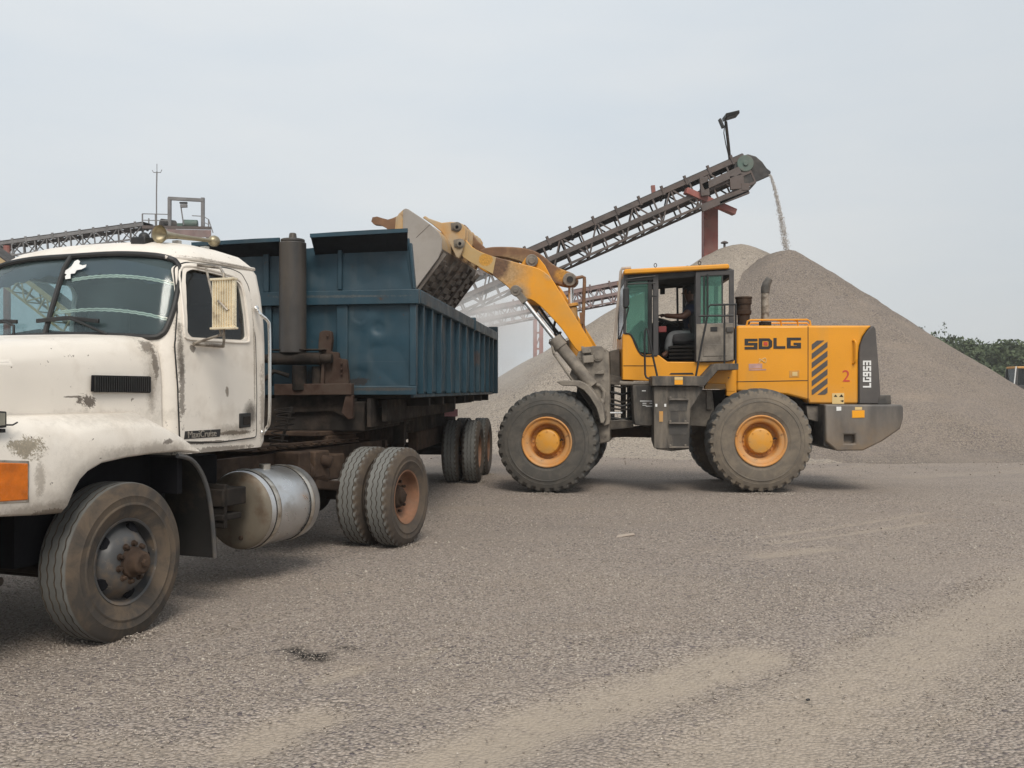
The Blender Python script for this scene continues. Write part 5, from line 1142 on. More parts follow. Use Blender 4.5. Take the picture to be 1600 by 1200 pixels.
rp_([(1331.5,641.5),(1351,641),(1351,652.5),(1331.5,653)], .192, .21, 'reflector', 'orange', .003, cw)
rp_([(1336,636),(1347,636),(1347,640.3),(1336,640.5)], .195, .21, 'label_plate', 'cream_mark', 0, cw)
rp_([(1307,635.5),(1314.5,635.5),(1314.5,641.5),(1307,642)], .195, .21, 'label_plate', 'white_mark', 0, cw)
# louvres
def clip_rect(poly, x0, x1, y0, y1):
    def cut(P, f, inter):
        out = []
        for i in range(len(P)):
            a, b_ = P[i-1], P[i]
            if f(b_):
                if not f(a): out.append(inter(a, b_))
                out.append(b_)
            elif f(a): out.append(inter(a, b_))
        return out
    ix = lambda X: (lambda a, b_: (X, a[1]+(b_[1]-a[1])*(X-a[0])/(b_[0]-a[0])))
    iy = lambda Y: (lambda a, b_: (a[0]+(b_[0]-a[0])*(Y-a[1])/(b_[1]-a[1]), Y))
    for f, i_ in ((lambda p: p[0] >= x0-1e-9, ix(x0)), (lambda p: p[0] <= x1+1e-9, ix(x1)), (lambda p: p[1] >= y0-1e-9, iy(y0)), (lambda p: p[1] <= y1+1e-9, iy(y1))):
        if poly: poly = cut(poly, f, i_)
    return poly
for k in range(8):
    y = 547+14.2*k; p = clip_rect([(1268.5,y),(1268.5,y-8.8),(1293,y-27.5),(1293,y-18.7)], 1268.5, 1293, 532, 616.5)
    if len(p) > 2: rp_(p, .543, .56, 'louvre', 'tail', 0, hood, smooth=0)
b = MB(); b.tube(smooth_line([FR.p3(x, y, l) for x, y, l in ((1333,532,.545),(1336,533,.50),(1337.3,538,.485),(1337.3,560,.485),(1336,566,.50),(1333,568,.545))], 3), .017, 8); b.build('hood_handle', M['yellow'], hood)
rp_([(1233.5,579),(1249,578.5),(1249,589.5),(1233.5,590)], .545, .56, 'latch', 'yellow_dusty', .003, hood); rp_([(1238,581),(1246,581),(1246,587.5),(1238,587.5)], .54, .556, 'latch_pull', 'cream_mark', .002, hood)
rp_([(1300.3,614.5),(1319,614),(1319,631),(1300.3,631)], .5435, .56, 'warning_label', 'cream_mark', 0, hood)
b = MB(); b.prism(FR.poly([(1311,620),(1315,613.8+2.2),(1318,620.5)], .542), .541, .545); b.prism(FR.poly([(1303,620),(1305,616.5),(1307,618),(1308.5,620)], .542), .541, .545); b.prism(FR.poly([(1313,626),(1318,625),(1318,628),(1316,628)], .542), .541, .545); b.build('label_symbol', M['chassis'], hood)
# lettering built from flat bars
def glyphs(boxes, ox, oy, sx, sy, ly, mat, name, parent, rot=False, th=.006):
    b = MB()
    for (x0, y0, x1, y1) in boxes:   # glyph space: x right, y down
        q = [(x0,y0),(x1,y0),(x1,y1),(x0,y1)]
        px = [(ox+x*sx, oy+y*sy) if not rot else (ox+y*sy, oy-x*sx) for x, y in q]
        b.prism(FR.poly(px, ly), ly-th, ly+.002)
    return b.build(name, M[mat], parent, smooth=0)
W_ = .27; H_ = .24
G = {'S': [(0,0,1,H_),(0,H_,W_,.38),(0,.38,1,.62),(1-W_,.62,1,1-H_),(0,1-H_,1,1)],
     'D': [(0,0,.94,H_),(0,H_,W_,1-H_),(1-W_,H_*.5,1,1-H_*.5),(0,1-H_,.94,1)],
     'L': [(0,0,W_,1),(W_,1-H_,1,1)],
     'G': [(0,0,1,H_),(0,H_,W_,1-H_),(0,1-H_,1,1),(1-W_,.48,1,1-H_),(.48,.48,1-W_,.68)]}
for ch, x0, x1 in (('S',1163.5,1183.5), ('D',1185.5,1206.5), ('L',1208.5,1227), ('G',1229.5,1251.5)):
    yo = 529.2-(x0-1163)*.026
    if ch == 'D':
        b = MB(); pq = lambda L_: FR.poly([(x0+x*(x1-x0), yo+y*16.8) for x, y in L_], .548)
        b.plate(pq([(0,0),(.78,0),(1,.24),(1,.76),(.78,1),(0,1)]), [pq([(.27,.24),(.68,.24),(.73,.32),(.73,.68),(.68,.76),(.27,.76)])], .542, .55); b.build('letter', M['black_mark'], hood, smooth=0)
    else: glyphs(G[ch], x0, yo, x1-x0, 16.8, .548, 'black_mark', 'letter', hood)
glyphs([(.36,.34,.66,.66)], 1185.5, 528.6, 21, 16.8, .547, 'red_mark', 'letter_dot', hood)
F35 = {'L': '100100100100111', 'G': '111100101101111', '9': '111101111001111', '5': '111100111001111', '3': '111001111001111'}
for k, ch in enumerate('LG953'):
    bx = []
    for r_ in range(5):
        for c_ in range(3):
            if F35[ch][r_*3+c_] == '1': bx.append((c_/3-.004, r_/5-.004, (c_+1)/3+.004, (r_+1)/5+.004))
    glyphs(bx, 1348.3, 605.5-8.7*k, 7.2, 12.6, .543, 'white_mark', 'letter', tail, rot=True)
me = text_mesh('2', .265, .004); o = link('numeral', me, M['red_mark'], hood); P_ = FR.p3(1322, 588.5, .547); o.location = P_; o.rotation_euler = (R(90), 0, 0)
b = MB(); b.prism(FR.poly([(1170,568.5),(1191,568),(1191,575.5),(1170,576)], .548), .545, .551); b.prism(FR.poly([(1170,577),(1197,576.5),(1197,578.5),(1170,579)], .548), .545, .551); b.build('sticker', M['faint_mark'], hood)
MB().tube([FR.p3(x, y, .546) for x, y in smooth_line([(1185.5,567),(1189,563),(1195,559.5),(1197,562),(1196,566.5),(1191,563.5),(1187,560.5),(1186,563)], 3)], .006, 6).build('ribbon_mark', M['cream_mark'], hood)
b = MB(); b.tube([FR.p3(x, y, l) for x, y, l in ((1166.5,509,.66),(1168,502,.66),(1173,500,.66),(1261,499.5,.66),(1265.5,502,.66),(1266.5,509,.66))], .016, 8)
for x in (1220, 1246): b.tube([FR.p3(x-7,500,.66), FR.p3(x,502,.68), FR.p3(x+1,509,.7)], .014, 8)
b.tube([FR.p3(x, y, 2.1) for x, y in ((1168,511),(1173,505),(1261,505),(1266,511))], .016, 8); b.build('hood_rail', M['yellow'], LD)
b = MB(); b.tube([FR.p3(x, y, 1.05) for x, y in ((1195.5,512),(1195.5,470),(1195.5,457))], .066, 16); b.build('exhaust_pipe', M['arm'], LD)
b = MB(); pts = [FR.p3(x, y, 1.05) for x, y in ((1195.5,458),(1196,450),(1198,443),(1202.5,436))]; b.tube(pts, [.072,.074,.07,.055], 16); b.build('exhaust_tip', M['grey'], LD)
MB().cyl(FR.p3(1195.5,512,1.05), FR.p3(1195.5,503,1.05), .10, n=20).build('exhaust_collar', M['chassis'], LD)
c = Vector(FR.p3(1162, 507, 1.15)); b = MB(); b.lathe([(0,.10),(.15,.10),(.17,.125),(.23,.13),(.235,.115),(.33,.115),(.335,.13),(.42,.13),(.43,.14),(.455,.14),(.46,.0)], c, 28, 'Z'); b.build('air_intake', M['rust'], LD, smooth=40)

# ---- cab
cabp = rp_([(972.6,593.5),(972.6,522),(976,519.7),(986,522),(990,529),(994,540),(999,550),(1006,554.5),(1028,554),(1043,565.2),(1104,565.6),(1149,563),(1149,612),(1135,612),(1133,600),(1020,596),(985,594)], .56, .62, 'cab_side', 'yellow', .012)
rp_([(972.6,593.5),(972.6,522),(976,519.7),(986,522),(990,529),(994,540),(999,550),(1006,554.5),(1028,554),(1043,565.2),(1104,565.6),(1149,563),(1149,590),(1020,594)], 2.14, 2.20, 'cab_side', 'yellow', .012, at=.56)
rp_([(972.6,593),(972.6,524),(979,524),(979,593)], .62, 2.14, 'cab_front', 'yellow', .01, at=.56)
rp_([(975,594),(1149,594),(1149,570),(1100,568),(1045,566),(1040,583),(975,583)], .62, 2.14, 'cab_floor', 'dark', .01, at=.56)
b = MB(); b.tube([FR.p3(x, y, .557) for x, y in ((974,571.5),(1022,571.5))], .005, 6); b.build('panel_gap', M['chassis'], cabp)
MB().tube([FR.p3(x, y, .557) for x, y in smooth_line([(976,521),(986,523.5),(994,541.5),(1000,551.5),(1007,556),(1027,555.5)], 3)], .014, 6).build('glass_seal', M['black'], cabp)
MB().prism(FR.poly([(1046,585),(1048,582.8),(1082,582.3),(1084,585)], .556), .552, .57).build('vent_slot', M['black_mark'], cabp)
roof = rp_([(974.5,422),(977,420.5),(1137,412),(1140,413.5),(1140,419.5),(975,428.5)], .46, 2.28, 'cab_roof', 'yellow', .02)
for x, y in ((1024,417), (1093,413.5)):
    c = Vector(FR.p3(x, y-2.5, .75)); MB().tube([c+Vector((math.cos(t)*.022, 0, math.sin(t)*.03)) for t in (2*math.pi*i/14 for i in range(14))], .006, 6, True).build('lifting_eye', M['chassis'], roof)
def post(pts, l0, l1, mat='grey', at=None): rp_(pts, l0, l1, 'cab_post', 'post' if mat == 'grey' else mat, .008, at=at)
for l0, l1 in ((.56,.64), (2.12,2.20)):
    post([(975.5,428.5),(981,428),(979,470),(978,523),(974,523)], l0, l1, 'grey', .56)
    post([(1020.5,428),(1029,427.5),(1029,556),(1020.5,556)], l0, l1, 'grey', .56)
    post([(1086,424),(1091,424),(1091,566),(1086,566)], l0, l1, 'grey', .56)
    post([(1140.5,420),(1147,421),(1147,566),(1140.5,566)], l0, l1, 'grey', .56)
    post([(975,428),(1141,419),(1147,421.5),(1147,429),(1086,432),(975,441)], l0+.005, l1-.005, 'black', .56)
    rp_([(1091,505),(1141,504),(1141,566),(1091,566)], l0+.01, l1-.01, 'cab_rear_panel', 'grey_dusty', .004, at=.56)
post([(1012,433),(1019,432.5),(1019,553),(1012,553)], .60, .64, 'black')
rp_([(975.5,428.5),(981,428),(980,440),(975.5,441)], .64, 2.12, 'front_header', 'black', .005, at=.56)
rp_([(1140.5,420),(1147,421),(1147,432),(1140.5,432)], .64, 2.12, 'rear_header', 'black', .005, at=.56); rp_([(1138,512),(1147,512),(1147,566),(1138,566)], .64, 2.12, 'rear_bulkhead', 'dark', .005, at=.56)
rp_([(978,430),(1142,421),(1142,424),(978,434)], .62, 2.14, 'headliner', 'dark', 0, at=.56)
def pane(pts, l, name, mat, at=None): rp_(pts, l, l+.008, name, mat, 0, at=at, smooth=0)
pane([(979,441),(1012,439),(1012,552),(1000,550),(990,527),(979,521)], .585, 'side_glass', 'glass_teal')
for hole in ([(979,441),(1020,438),(1020,552),(1000,550),(990,527),(979,521)], [(1092,432),(1140,430),(1140,504),(1092,504)]): pane(hole, 2.16, 'side_glass', 'glass', .56)
rp_([(976,441),(978,441),(977,522),(975,522)], .64, 2.12, 'windscreen', 'glass', 0, at=.56, smooth=0)
MB().bar(FR.p3(1058,444,2.14), FR.p3(1059,508,2.14), .035).bar(FR.p3(1029,504,2.14), FR.p3(1070,502,2.14), .03).bar(FR.p3(1029,444,2.14), FR.p3(1090,441,2.14), .10).prism(FR.poly([(1068,440),(1092,439),(1092,512),(1068,512)], 2.12), 2.12, 2.18).build('far_window_bar', M['black'], LD)
rp_([(1031.5,449),(1039,449),(1039,459.5),(1031.5,460)], 2.10, 2.12, 'window_sticker', 'chassis', 0); rp_([(1060,447),(1066.5,446.5),(1066.5,450),(1060,450.5)], 2.10, 2.12, 'window_sticker', 'chassis', 0)
# the near door stands folded back along the cab side
b = MB(); b.plate(FR.poly([(1087,425),(1147,421.5),(1147,563),(1137,565),(1087,566)], .50), [FR.poly([(1095,431.5),(1139.5,429.5),(1139.5,504),(1095,505.5)], .50)], .50, .55)
door = b.build('cab_door', M['post'], LD, bevel=.008)
rp_([(1012,505),(1092,503),(1092,575),(1012,575)], 2.06, 2.10, 'far_trim', 'dark', 0)
rp_([(1088,506.5),(1146,505),(1146,562),(1137,564),(1088,565)], .487, .505, 'door_panel', 'dusty', .006, door)
rp_([(1099,538),(1137,537.5),(1137,556),(1099,557)], .478, .49, 'door_pocket', 'dusty', .01, door)
rp_([(1110,511),(1121,510.5),(1121,518),(1110,518)], .482, .49, 'door_latch', 'black', .002, door); rp_([(1135,511),(1146,510.5),(1146,518.5),(1135,519)], .455, .49, 'door_lock', 'grey', .006, door)
rp_([(1095,431.5),(1128.5,430),(1128.5,504.5),(1095,505.5)], .52, .528, 'door_glass', 'glass_teal', 0, door, smooth=0)
MB().bar(FR.p3(1128.5,430,.52), FR.p3(1128.5,505,.52), .02).bar(FR.p3(1100,431,.52), FR.p3(1100,505,.52), .025).build('glass_edge', M['black'], door)
# inside
b = MB(); b.prism(FR.poly([(1051,521),(1088,520),(1088,533),(1070,538),(1049,536)], 1.1), 1.1, 1.65); b.prism(FR.poly([(1077,470),(1089,468),(1092,530),(1080,530)], 1.1), 1.12, 1.63); b.build('operator_seat', M['seat'], LD, bevel=.05)
b = MB()
for y in (541,546.5,552,558): b.prism(FR.poly([(1045,y),(1086,y-1),(1086,y+2.6),(1045,y+3)], 1.05), 1.05, 1.7)
b.prism(FR.poly([(1048,540),(1086,540),(1086,566),(1048,566)], 1.05), 1.1, 1.65); b.build('seat_suspension', M['chassis'], LD, bevel=.006)
rp_([(1029,510),(1041.5,509.5),(1041.5,519),(1029,519.5)], 1.0, 1.1, 'red_panel', 'red_seat', .01)
b = MB(); b.prism(FR.poly([(983,520),(993,508),(1002,500),(1010,506),(1013,520),(1010,548),(1000,552),(990,535)], 1.2), 1.1, 1.7); b.prism(FR.poly([(1006,512),(1030,520),(1034,565),(1000,566)], 1.2), 1.25, 1.5); b.build('front_console', M['dark'], LD, bevel=.03)
c = Vector(FR.p3(1042, 503, 1.38)); rg = [c+Vector((.19*math.cos(t), .2*math.sin(t), .06*math.cos(t)*-1)) for t in (2*math.pi*i/28 for i in range(28))]
b = MB(); b.tube(rg, .016, 8, True); b.bar(rg[0], rg[14], .025, .02); b.tube([c, Vector(FR.p3(1018,530,1.38))], .03); b.build('steering_wheel', M['black'], LD)
# ---- platform, steps, frame
plat = rp_([(1019,587.5),(1100,587.5),(1118,568),(1154,568),(1154,577.5),(1122,578.5),(1101,603),(1019,603)], .03, .56, 'platform', 'grime', .008)
rp_([(1054,594),(1067,594),(1067,601),(1054,601)], .022, .04, 'reflector', 'orange', .002, plat); rp_([(1054,589),(1067,589),(1067,593.6),(1054,593.6)], .023, .04, 'label_plate', 'cream_mark', 0, plat)
step = rp_([(1022,603.5),(1099,603.5),(1098,609),(1079,639),(1076.5,702),(1049,705),(1026,702),(1022,690)], .12, .62, 'step_box', 'grime', .01)
rp_([(1022,604),(1043,604),(1043,701),(1022,700)], .105, .13, 'step_plate', 'grime', .006, step)
for y in (624, 661, 698.5):
    b = MB(); b.bar(FR.p3(1045,y,.10), FR.p3(1076,y,.10), .10, .025); b.cyl(FR.p3(1047.5,y-3,.12), FR.p3(1047.5,y-3,.05), .018, n=8); b.cyl(FR.p3(1071,y-3,.12), FR.p3(1071,y-3,.05), .018, n=8); b.build('step', M['grey_dusty'], step, bevel=.003)
    if y < 690: rp_([(1045,y+2.5),(1075,y+2.5),(1073,y+18),(1046,y+18)], .113, .125, 'step_recess', 'grey', 0, step)
rp_([(1030,642.5),(1036,642.5),(1036,659),(1030,659)], .098, .11, 'label_plate', 'yellow_dusty', 0, step)
for x in (1026, 1040): rp_([(x-2,631),(x+1,631),(x+1,635.5),(x-2,635.5)], .095, .11, 'label_plate', 'white_mark', 0, step)
side_tank = rp_([(988.5,602),(1023,602),(1023,666),(992,664.5),(990.5,650),(988.5,612)], .42, .95, 'side_tank', 'grime', .015)
for y, x0, x1 in ((626,1000,1019),(629.5,1004,1010),(629.5,1015,1019),(632.5,1004,1010),(634,1009,1020),(610,1003,1009)): rp_([(x0,y),(x1,y),(x1,y+1.3),(x0,y+1.3)], .414, .43, 'label_plate', 'white_mark', 0, side_tank, smooth=0)
rp_([(1076,612),(1113,609),(1116,640),(1113,667),(1076,665)], .74, 2.0, 'rear_frame', 'dusty', .01)
rp_([(1090,609),(1300,609),(1300,690),(1240,690),(1150,665),(1090,665)], .85, 1.95, 'engine_frame', 'chassis', .01)
rp_([(1101,604),(1122,580),(1136,579.5),(1136,607.5),(1101,608)], .57, .70, 'hood_skirt', 'yellow_dusty', .006); rp_([(1135,566),(1151,566),(1151,622),(1135,618)], .565, .70, 'hood_pillar', 'yellow', .006)
rp_([(1104,609),(1112,609),(1112,640),(1104,640)], .70, .76, 'frame_rib', 'dusty', .004)
rp_([(985,596),(1092,596),(1092,665),(985,662)], .98, 1.85, 'centre_frame', 'chassis', .02)
MB().tube([FR.p3(968,598,.55), FR.p3(974,599,.55), FR.p3(1018,600,.55)], .035, 10).build('front_pipe', M['grey_dusty'], LD)
for i, (y0_, ym_, y1_, l_) in enumerate(((602,605,598,1.0), (611,616,607,.9), (622,628,616,1.05), (630,634,627,.85), (637,640,636,1.1), (652,655,650,1.0), (659,657,660,.8))):
    MB().tube(smooth_line([FR.p3(946,y0_,l_), FR.p3(962,y0_+(ym_-y0_)*.6,l_-.05), FR.p3(975,ym_,l_-.05), FR.p3(992,y1_,l_)], 5), .020 if i % 2 else .016, 8).build('hose', M['black'] if i % 2 else M['grey_dusty'], LD)
MB().cyl(FR.p3(945,645,.7), FR.p3(972,645,.75), .018, n=10).build('steering_rod', M['steel_rod'], LD)
rp_([(938,676),(960,670),(1018,664),(1020,684),(980,683),(940,684)], 1.25, 1.5, 'drive_shaft_guard', 'rust', .02)
rp_([(951,585),(990,592),(990,601),(951,601)], .9, 1.9, 'hinge_plate', 'grey_dusty', .01); rp_([(951,660),(990,656),(990,668),(951,672)], .9, 1.9, 'hinge_plate', 'grey_dusty', .01)
MB().cyl(FR.p3(974,585,1.39), FR.p3(974,680,1.39), .045, n=16).build('hinge_pin', M['grey_dusty'], LD)
rp_([(953,548),(968,545),(969,592),(954,592)], 1.0, 1.8, 'front_support', 'dusty', .01)
# rails
def rail(name, lines, r=.016, mat='black'):
    b = MB()
    for ln in lines: b.tube([FR.p3(*p) for p in ln], r, 8)
    return b.build(name, M[mat], LD)
L_ = lambda pts, l: [(x, y, l) for x, y in pts]
rail('grab_rail', [L_([(1027,588),(1019,552),(1012,516),(1010,513),(1008,516),(1007,530),(1008,585),(1010,590),(1016,592)], .12)])
rail('grab_rail', [L_([(1026,462),(1019,462.5),(1017.5,465),(1017.5,505)], .5)], .013)
rail('hand_rail', [L_([(1086.5,592),(1096,540),(1105,496),(1106,481),(1110,476.5),(1151,475.5)], .08), L_([(1105.5,428),(1105.5,496)], .44)], .016)
rail('hand_rail', [L_([(1132,476),(1132,574)], .08), L_([(1149.5,475.5),(1149.5,570)], .08), L_([(1092,493.5),(1146,493)], .08)], .016)
rail('mirror_arm', [L_([(977,437),(1000,433.5),(1024,431.5)], .35), L_([(978,444),(1000,443),(1024,442.5)], .35), L_([(982,480),(981,486),(977,500),(968,528)], .33), L_([(980,437),(979,452)], .34)], .012)
b = MB(); b.prism(rounded(FR.poly([(973.5,450),(982.5,448.5),(983.5,476),(980,482),(974,481)], .26), .03, 3), .22, .34); b.build('mirror', M['black'], LD, bevel=.02)
MB().sphere(FR.p3(968,528,.33), .03).build('lamp_knob', M['black'], LD)
rail('guard_bar', [L_([(986,418.5),(972,419.5),(970,424),(959,545)], .62)], .024, 'guard')

# ================================================================== front frame, boom, linkage and bucket
def fp_(pts, l0, l1, name, mat, bevel=.008, parent=LD, at=None, smooth=35): return rp_(pts, l0, l1, name, mat, bevel, parent, at, FF, smooth)
def fmb(b, name, mat, parent=LD, bevel=0, smooth=35): return b.build(name, M[mat], parent, bevel=bevel, smooth=smooth, frame=FF)
F3 = FF.p3
tw = [(904,549),(926,540.5),(940,541),(951,551),(952.5,600),(953,662),(944,666),(925,640),(905,612),(890,585)]
for l0, l1 in ((.61,.68), (.83,.89), (1.89,1.95), (2.10,2.17)): fp_(tw, l0, l1, 'boom_tower', 'dusty', .01, at=.61)
fp_([(905,575),(950,575),(953,690),(930,694),(915,660),(900,620)], .9, 1.88, 'front_frame', 'chassis', .02)
fp_([(925,640),(952,640),(953,690),(936,694),(928,670)], .70, 2.08, 'front_frame_base', 'dusty', .02)
for pp, l0 in (([(909,543),(922,541.5),(924,551),(910,552.5)], .52), ([(911,556),(927,555),(928,566),(912,567.5)], .52), ([(908,541),(912,541),(914,570),(910,570)], .56), ([(929,583),(942,578),(944,584),(931,585)], .55)):
    b = MB(); b.prism(FF.poly(pp, .55), l0, .61); fmb(b, 'tower_bracket', 'dusty', bevel=.008)
b = MB(); b.cyl(F3(934,556,.56), F3(934,556,.90), .055, n=18); b.cyl(F3(934,556,.575), F3(934,556,.61), .085, n=18); fmb(b, 'boom_pin', 'dusty')
b = MB(); b.tube([F3(x, y, .58) for x, y in ((925,598),(938,603),(944,612),(942,630),(946,650))], .03, 8); b.sphere(F3(940,628,.56), .06, 12, 8); b.sphere(F3(943,642,.56), .05, 12, 8); fmb(b, 'grease_fitting', 'dusty')
arch = [(869,596.5),(880,594.5),(903,594.5),(918,601),(930,615),(941,633),(945,655),(943,661.5),(938,661),(935.5,650),(932,638),(922,621),(912,609.5),(900,603.5),(878,602.5)]
fp_(arch, .06, .62, 'front_fender', 'dusty', .012); fp_(arch, 2.16, 2.72, 'front_fender', 'dusty', .012, at=.06)
# boom arms
arm = [(712,381),(714,374),(720,369.5),(727,373.5),(737,385),(752.5,394),(775,401.6),(797.5,407.5),(818,413),(835,417),(850,424),(862,436),(870.6,449),(887.5,477),(905.5,506),(926,540),(931,556),(922,560),(903,549),(894,538),(878.5,515),(860.5,495),(842.5,477),(829,468),(820,467),(812,465),(802,459),(795,450),(784,441),(766,427.5),(752.5,418.5),(734.5,409.5),(724,402),(715,391)]
arm_s = smooth_line(arm, 2, True)
for l0, l1 in ((.71,.80), (1.98,2.07)): fp_(arm_s, l0, l1, 'boom_arm', 'boom_yellow', .012, at=.71)
b = MB(); b.cyl(F3(868,470,.80), F3(868,470,1.98), .16, n=24); fmb(b, 'cross_tube', 'boom_yellow')
b = MB(); b.prism(FF.poly([(716,372),(726,374),(737,386),(752,394.5),(775,402),(770,428),(752,418.5),(735,409.5),(724,402),(714,388)], .70), .700, .708); fmb(b, 'boom_nose_plate', 'nose', bevel=.003)
# bell crank with its bracket, link and tilt ram
sup = [(814,413),(821,403),(827,398.5),(835,398.5),(842,403),(851,414),(863,437),(869,447),(860,470),(835,450)]
for l0, l1 in ((1.06,1.13), (1.63,1.70)): fp_(sup, l0, l1, 'crank_bracket', 'boom_yellow', .01, at=1.06)
bc = smooth_line([(749,394),(752,389),(766,386),(784,385.3),(811,386.5),(833,391),(849,400),(863,412),(878.5,420.5),(894,426.5),(901,433),(901.5,441),(895,447.5),(884,447.5),(867,443),(850,433),(832,421),(812,409),(784,402),(757,401)], 3, True)
fp_(bc, 1.24, 1.50, 'bell_crank', 'rust_yellow', .02)
b = MB(); b.cyl(F3(831,407,.98), F3(831,407,1.75), .105, n=28); b.cyl(F3(831,407,.965), F3(831,407,.98), .06, n=20); fmb(b, 'crank_pin', 'dusty', bevel=.012)
b = MB(); b.cyl(F3(890,436.5,1.18), F3(890,436.5,1.56), .115, n=28); fmb(b, 'crank_eye', 'dusty', bevel=.012)
b = MB(); b.cyl(F3(890.5,436.5,1.165), F3(890.5,436.5,1.19), .055, n=20); fmb(b, 'eye_bore', 'black')
fp_(smooth_line([(719,352),(726,351),(733,359),(745,375),(757,386),(759,394),(750,396),(737,384),(725,369),(718,360)], 2, True), 1.30, 1.44, 'bucket_link', 'rust_yellow', .015)
b = MB(); b.cyl(F3(892,440,1.37), F3(892,478,1.37), .046, n=20); rod = fmb(b, 'tilt_rod', 'steel_rod')
b = MB(); b.cyl(F3(892,475,1.37), F3(893,480,1.37), .125, n=24); b.cyl(F3(893,480,1.37), F3(900,560,1.37), .095, n=24); fmb(b, 'tilt_cylinder', 'yellow_dusty', bevel=.01)
b = MB(); b.tube([F3(x, y, 1.15) for x, y in ((900,434.5),(910,432.5),(913,434),(913.3,440),(911,505),(915,540))], .030, 10); b.prism(FF.poly([(905,488),(911,488),(911,506),(907,506)], 1.1), 1.1, 1.2); fmb(b, 'tilt_pipe', 'rust_yellow')
# lift rams
for l in (.56, 2.22):
    q = lambda x, y: Vector((*([FF.at(x, y, .56)[0]]), l, FF.at(x, y, .56)[1]))
    b = MB(); b.cyl(q(812,461), q(872,536), .036, n=20); fmb(b, 'lift_rod', 'steel_rod')
    b = MB(); b.cyl(q(866,529), q(926,603), .098, n=28); b.cyl(q(866,529), q(877,543), .118, n=28); b.tube([q(862,535)+Vector((0,-.05,0)), q(866,548)+Vector((0,-.08,-.05)), q(905,596)+Vector((-.06,-.06,-.05))], .02, 8); b.tube([q(866,529), q(859,531), q(858,536), q(864,541)], .012, 8); fmb(b, 'lift_cylinder', 'dusty', bevel=.008)
    e = q(806.5,454.5); yy = -1 if l < 1 else 1
    b = MB(); b.cyl(e+Vector((0,-.07,0)), e+Vector((0,.07 if yy > 0 else .16,0)), .088, n=24); b.cyl(e+Vector((0,-.085,0)), e+Vector((0,-.06,0)), .04, n=16); b.bar(e, q(821,472), .12, .11); fmb(b, 'rod_eye', 'dusty', bevel=.008)
b = MB(); b.tube([F3(x, y, .95) for x, y in ((868,500),(865,512),(868,524),(873,528),(876,518))], .022, 8); b.tube([F3(x, y, 1.0) for x, y in ((842,479),(860,505),(884,535),(896,560))], .022, 8); fmb(b, 'boom_hose', 'black')
# bucket
side = [(629.5,327.5),(633.5,325.5),(638,326.8),(658,340),(674,352),(685,362),(690,374),(690,390),(685,403),(651,449),(613,502),(606,505),(612,440),(622,380)]
BK0, BK1 = -.08, 2.84
bk = fp_(side, BK0, BK0+.05, 'bucket', 'bucket', .008); fp_(side, BK1-.05, BK1, 'bucket_side', 'bucket', .008, bk, at=BK0)
def band(px, th, l0, l1, name, mat, at=BK0, out_=0.):
    P = [Vector(p) for p in FF.poly(px, at)]; n = len(P); N = []
    for i in range(n):
        d = (P[min(i+1, n-1)]-P[max(i-1, 0)]).normalized(); N.append(Vector((d.y, -d.x)))
    b = MB(); poly = [P[i]-N[i]*out_ for i in range(n)]+[P[i]+N[i]*th for i in reversed(range(n))]; b.prism([tuple(p) for p in poly], l0, l1); return fmb(b, name, mat, bk, .004)
def in_band(px, th): return band(px, th, BK0+.05, BK1-.05, 'bucket_back', 'bucket_back')
in_band(smooth_line([(631,327),(638,327.5),(658,341),(674,353),(685,363),(689.5,374),(689.5,388)], 2), .03)
band([(689.5,388),(685,403),(651,449),(613,502)], .03, BK0+.05, BK1-.05, 'bucket_floor', 'bucket_floor')
MB_ = FF.at(685,403,BK0); MC_ = FF.at(651,449,BK0); A_ = Vector(MB_); D_ = (Vector(MC_)-A_).normalized(); N_ = Vector((-D_.y, D_.x))
if N_.x < 0: N_ = -N_
rng = random.Random(5)
for col, (y0_, y1_) in enumerate(((.06,.40),(.44,.80),(.86,1.20),(1.28,1.66),(1.70,2.06),(2.12,2.44),(2.48,2.78))):
    for r_ in range(6):
        s = -.02+.165*r_+(.07 if col % 2 else 0)+rng.uniform(-.015,.015); q = A_+D_*s; e = q+D_*.095; th = N_*.04
        b = MB(); y0r = y0_+rng.uniform(0, .05); y1r = y1_-rng.uniform(0, .05)
        b.hexa([(q.x,y0r,q.y),(e.x,y0r,e.y),(e.x,y1r,e.y),(q.x,y1r,q.y)], [((q+th).x,y0r,(q+th).y),((e+th).x,y0r,(e+th).y),((e+th).x,y1r,(e+th).y),((q+th).x,y1r,(q+th).y)])
        fmb(b, 'wear_bar', 'bucket_floor', bk, .006)
MB().tube([FF.p3(650.5,371,BK0-.002), FF.p3(672,346.5+4,BK0-.002)], .004, 6).build('weld_seam', M['bucket_floor'], bk, frame=FF)
for y0_ in (-.03, .82, 1.22, 2.08, 2.76):
    b = MB(); q = A_-D_*.12; e = A_+D_*1.2; th = N_*.06; b.hexa([(q.x,y0_,q.y),(e.x,y0_,e.y),(e.x,y0_+.035,e.y),(q.x,y0_+.035,q.y)], [((q+th).x,y0_,(q+th).y),((e+th).x,y0_,(e+th).y),((e+th).x,y0_+.035,(e+th).y),((q+th).x,y0_+.035,(q+th).y)]); fmb(b, 'floor_rib', 'bucket_floor', bk, .004)
fp_([(618,339),(629,328),(633,327),(628,362),(616,362)], BK0+.02, BK1-.02, 'spill_plate', 'bucket_back', .004, bk, at=BK0)
fp_([(622.5,334.5),(629.5,328),(629,362),(619,362)], BK0-.012, BK0+.02, 'spill_edge', 'bucket_back', .003, bk)
fp_(rounded([(580,346),(582,339.5),(589,338.3),(598,341),(606,343),(613,341),(620,338),(622,345),(620,362),(609,362),(603,356),(594,351.5),(584,350.5)], .03, 3), .02, .16, 'bucket_tooth', 'rust_yellow', .02, bk)
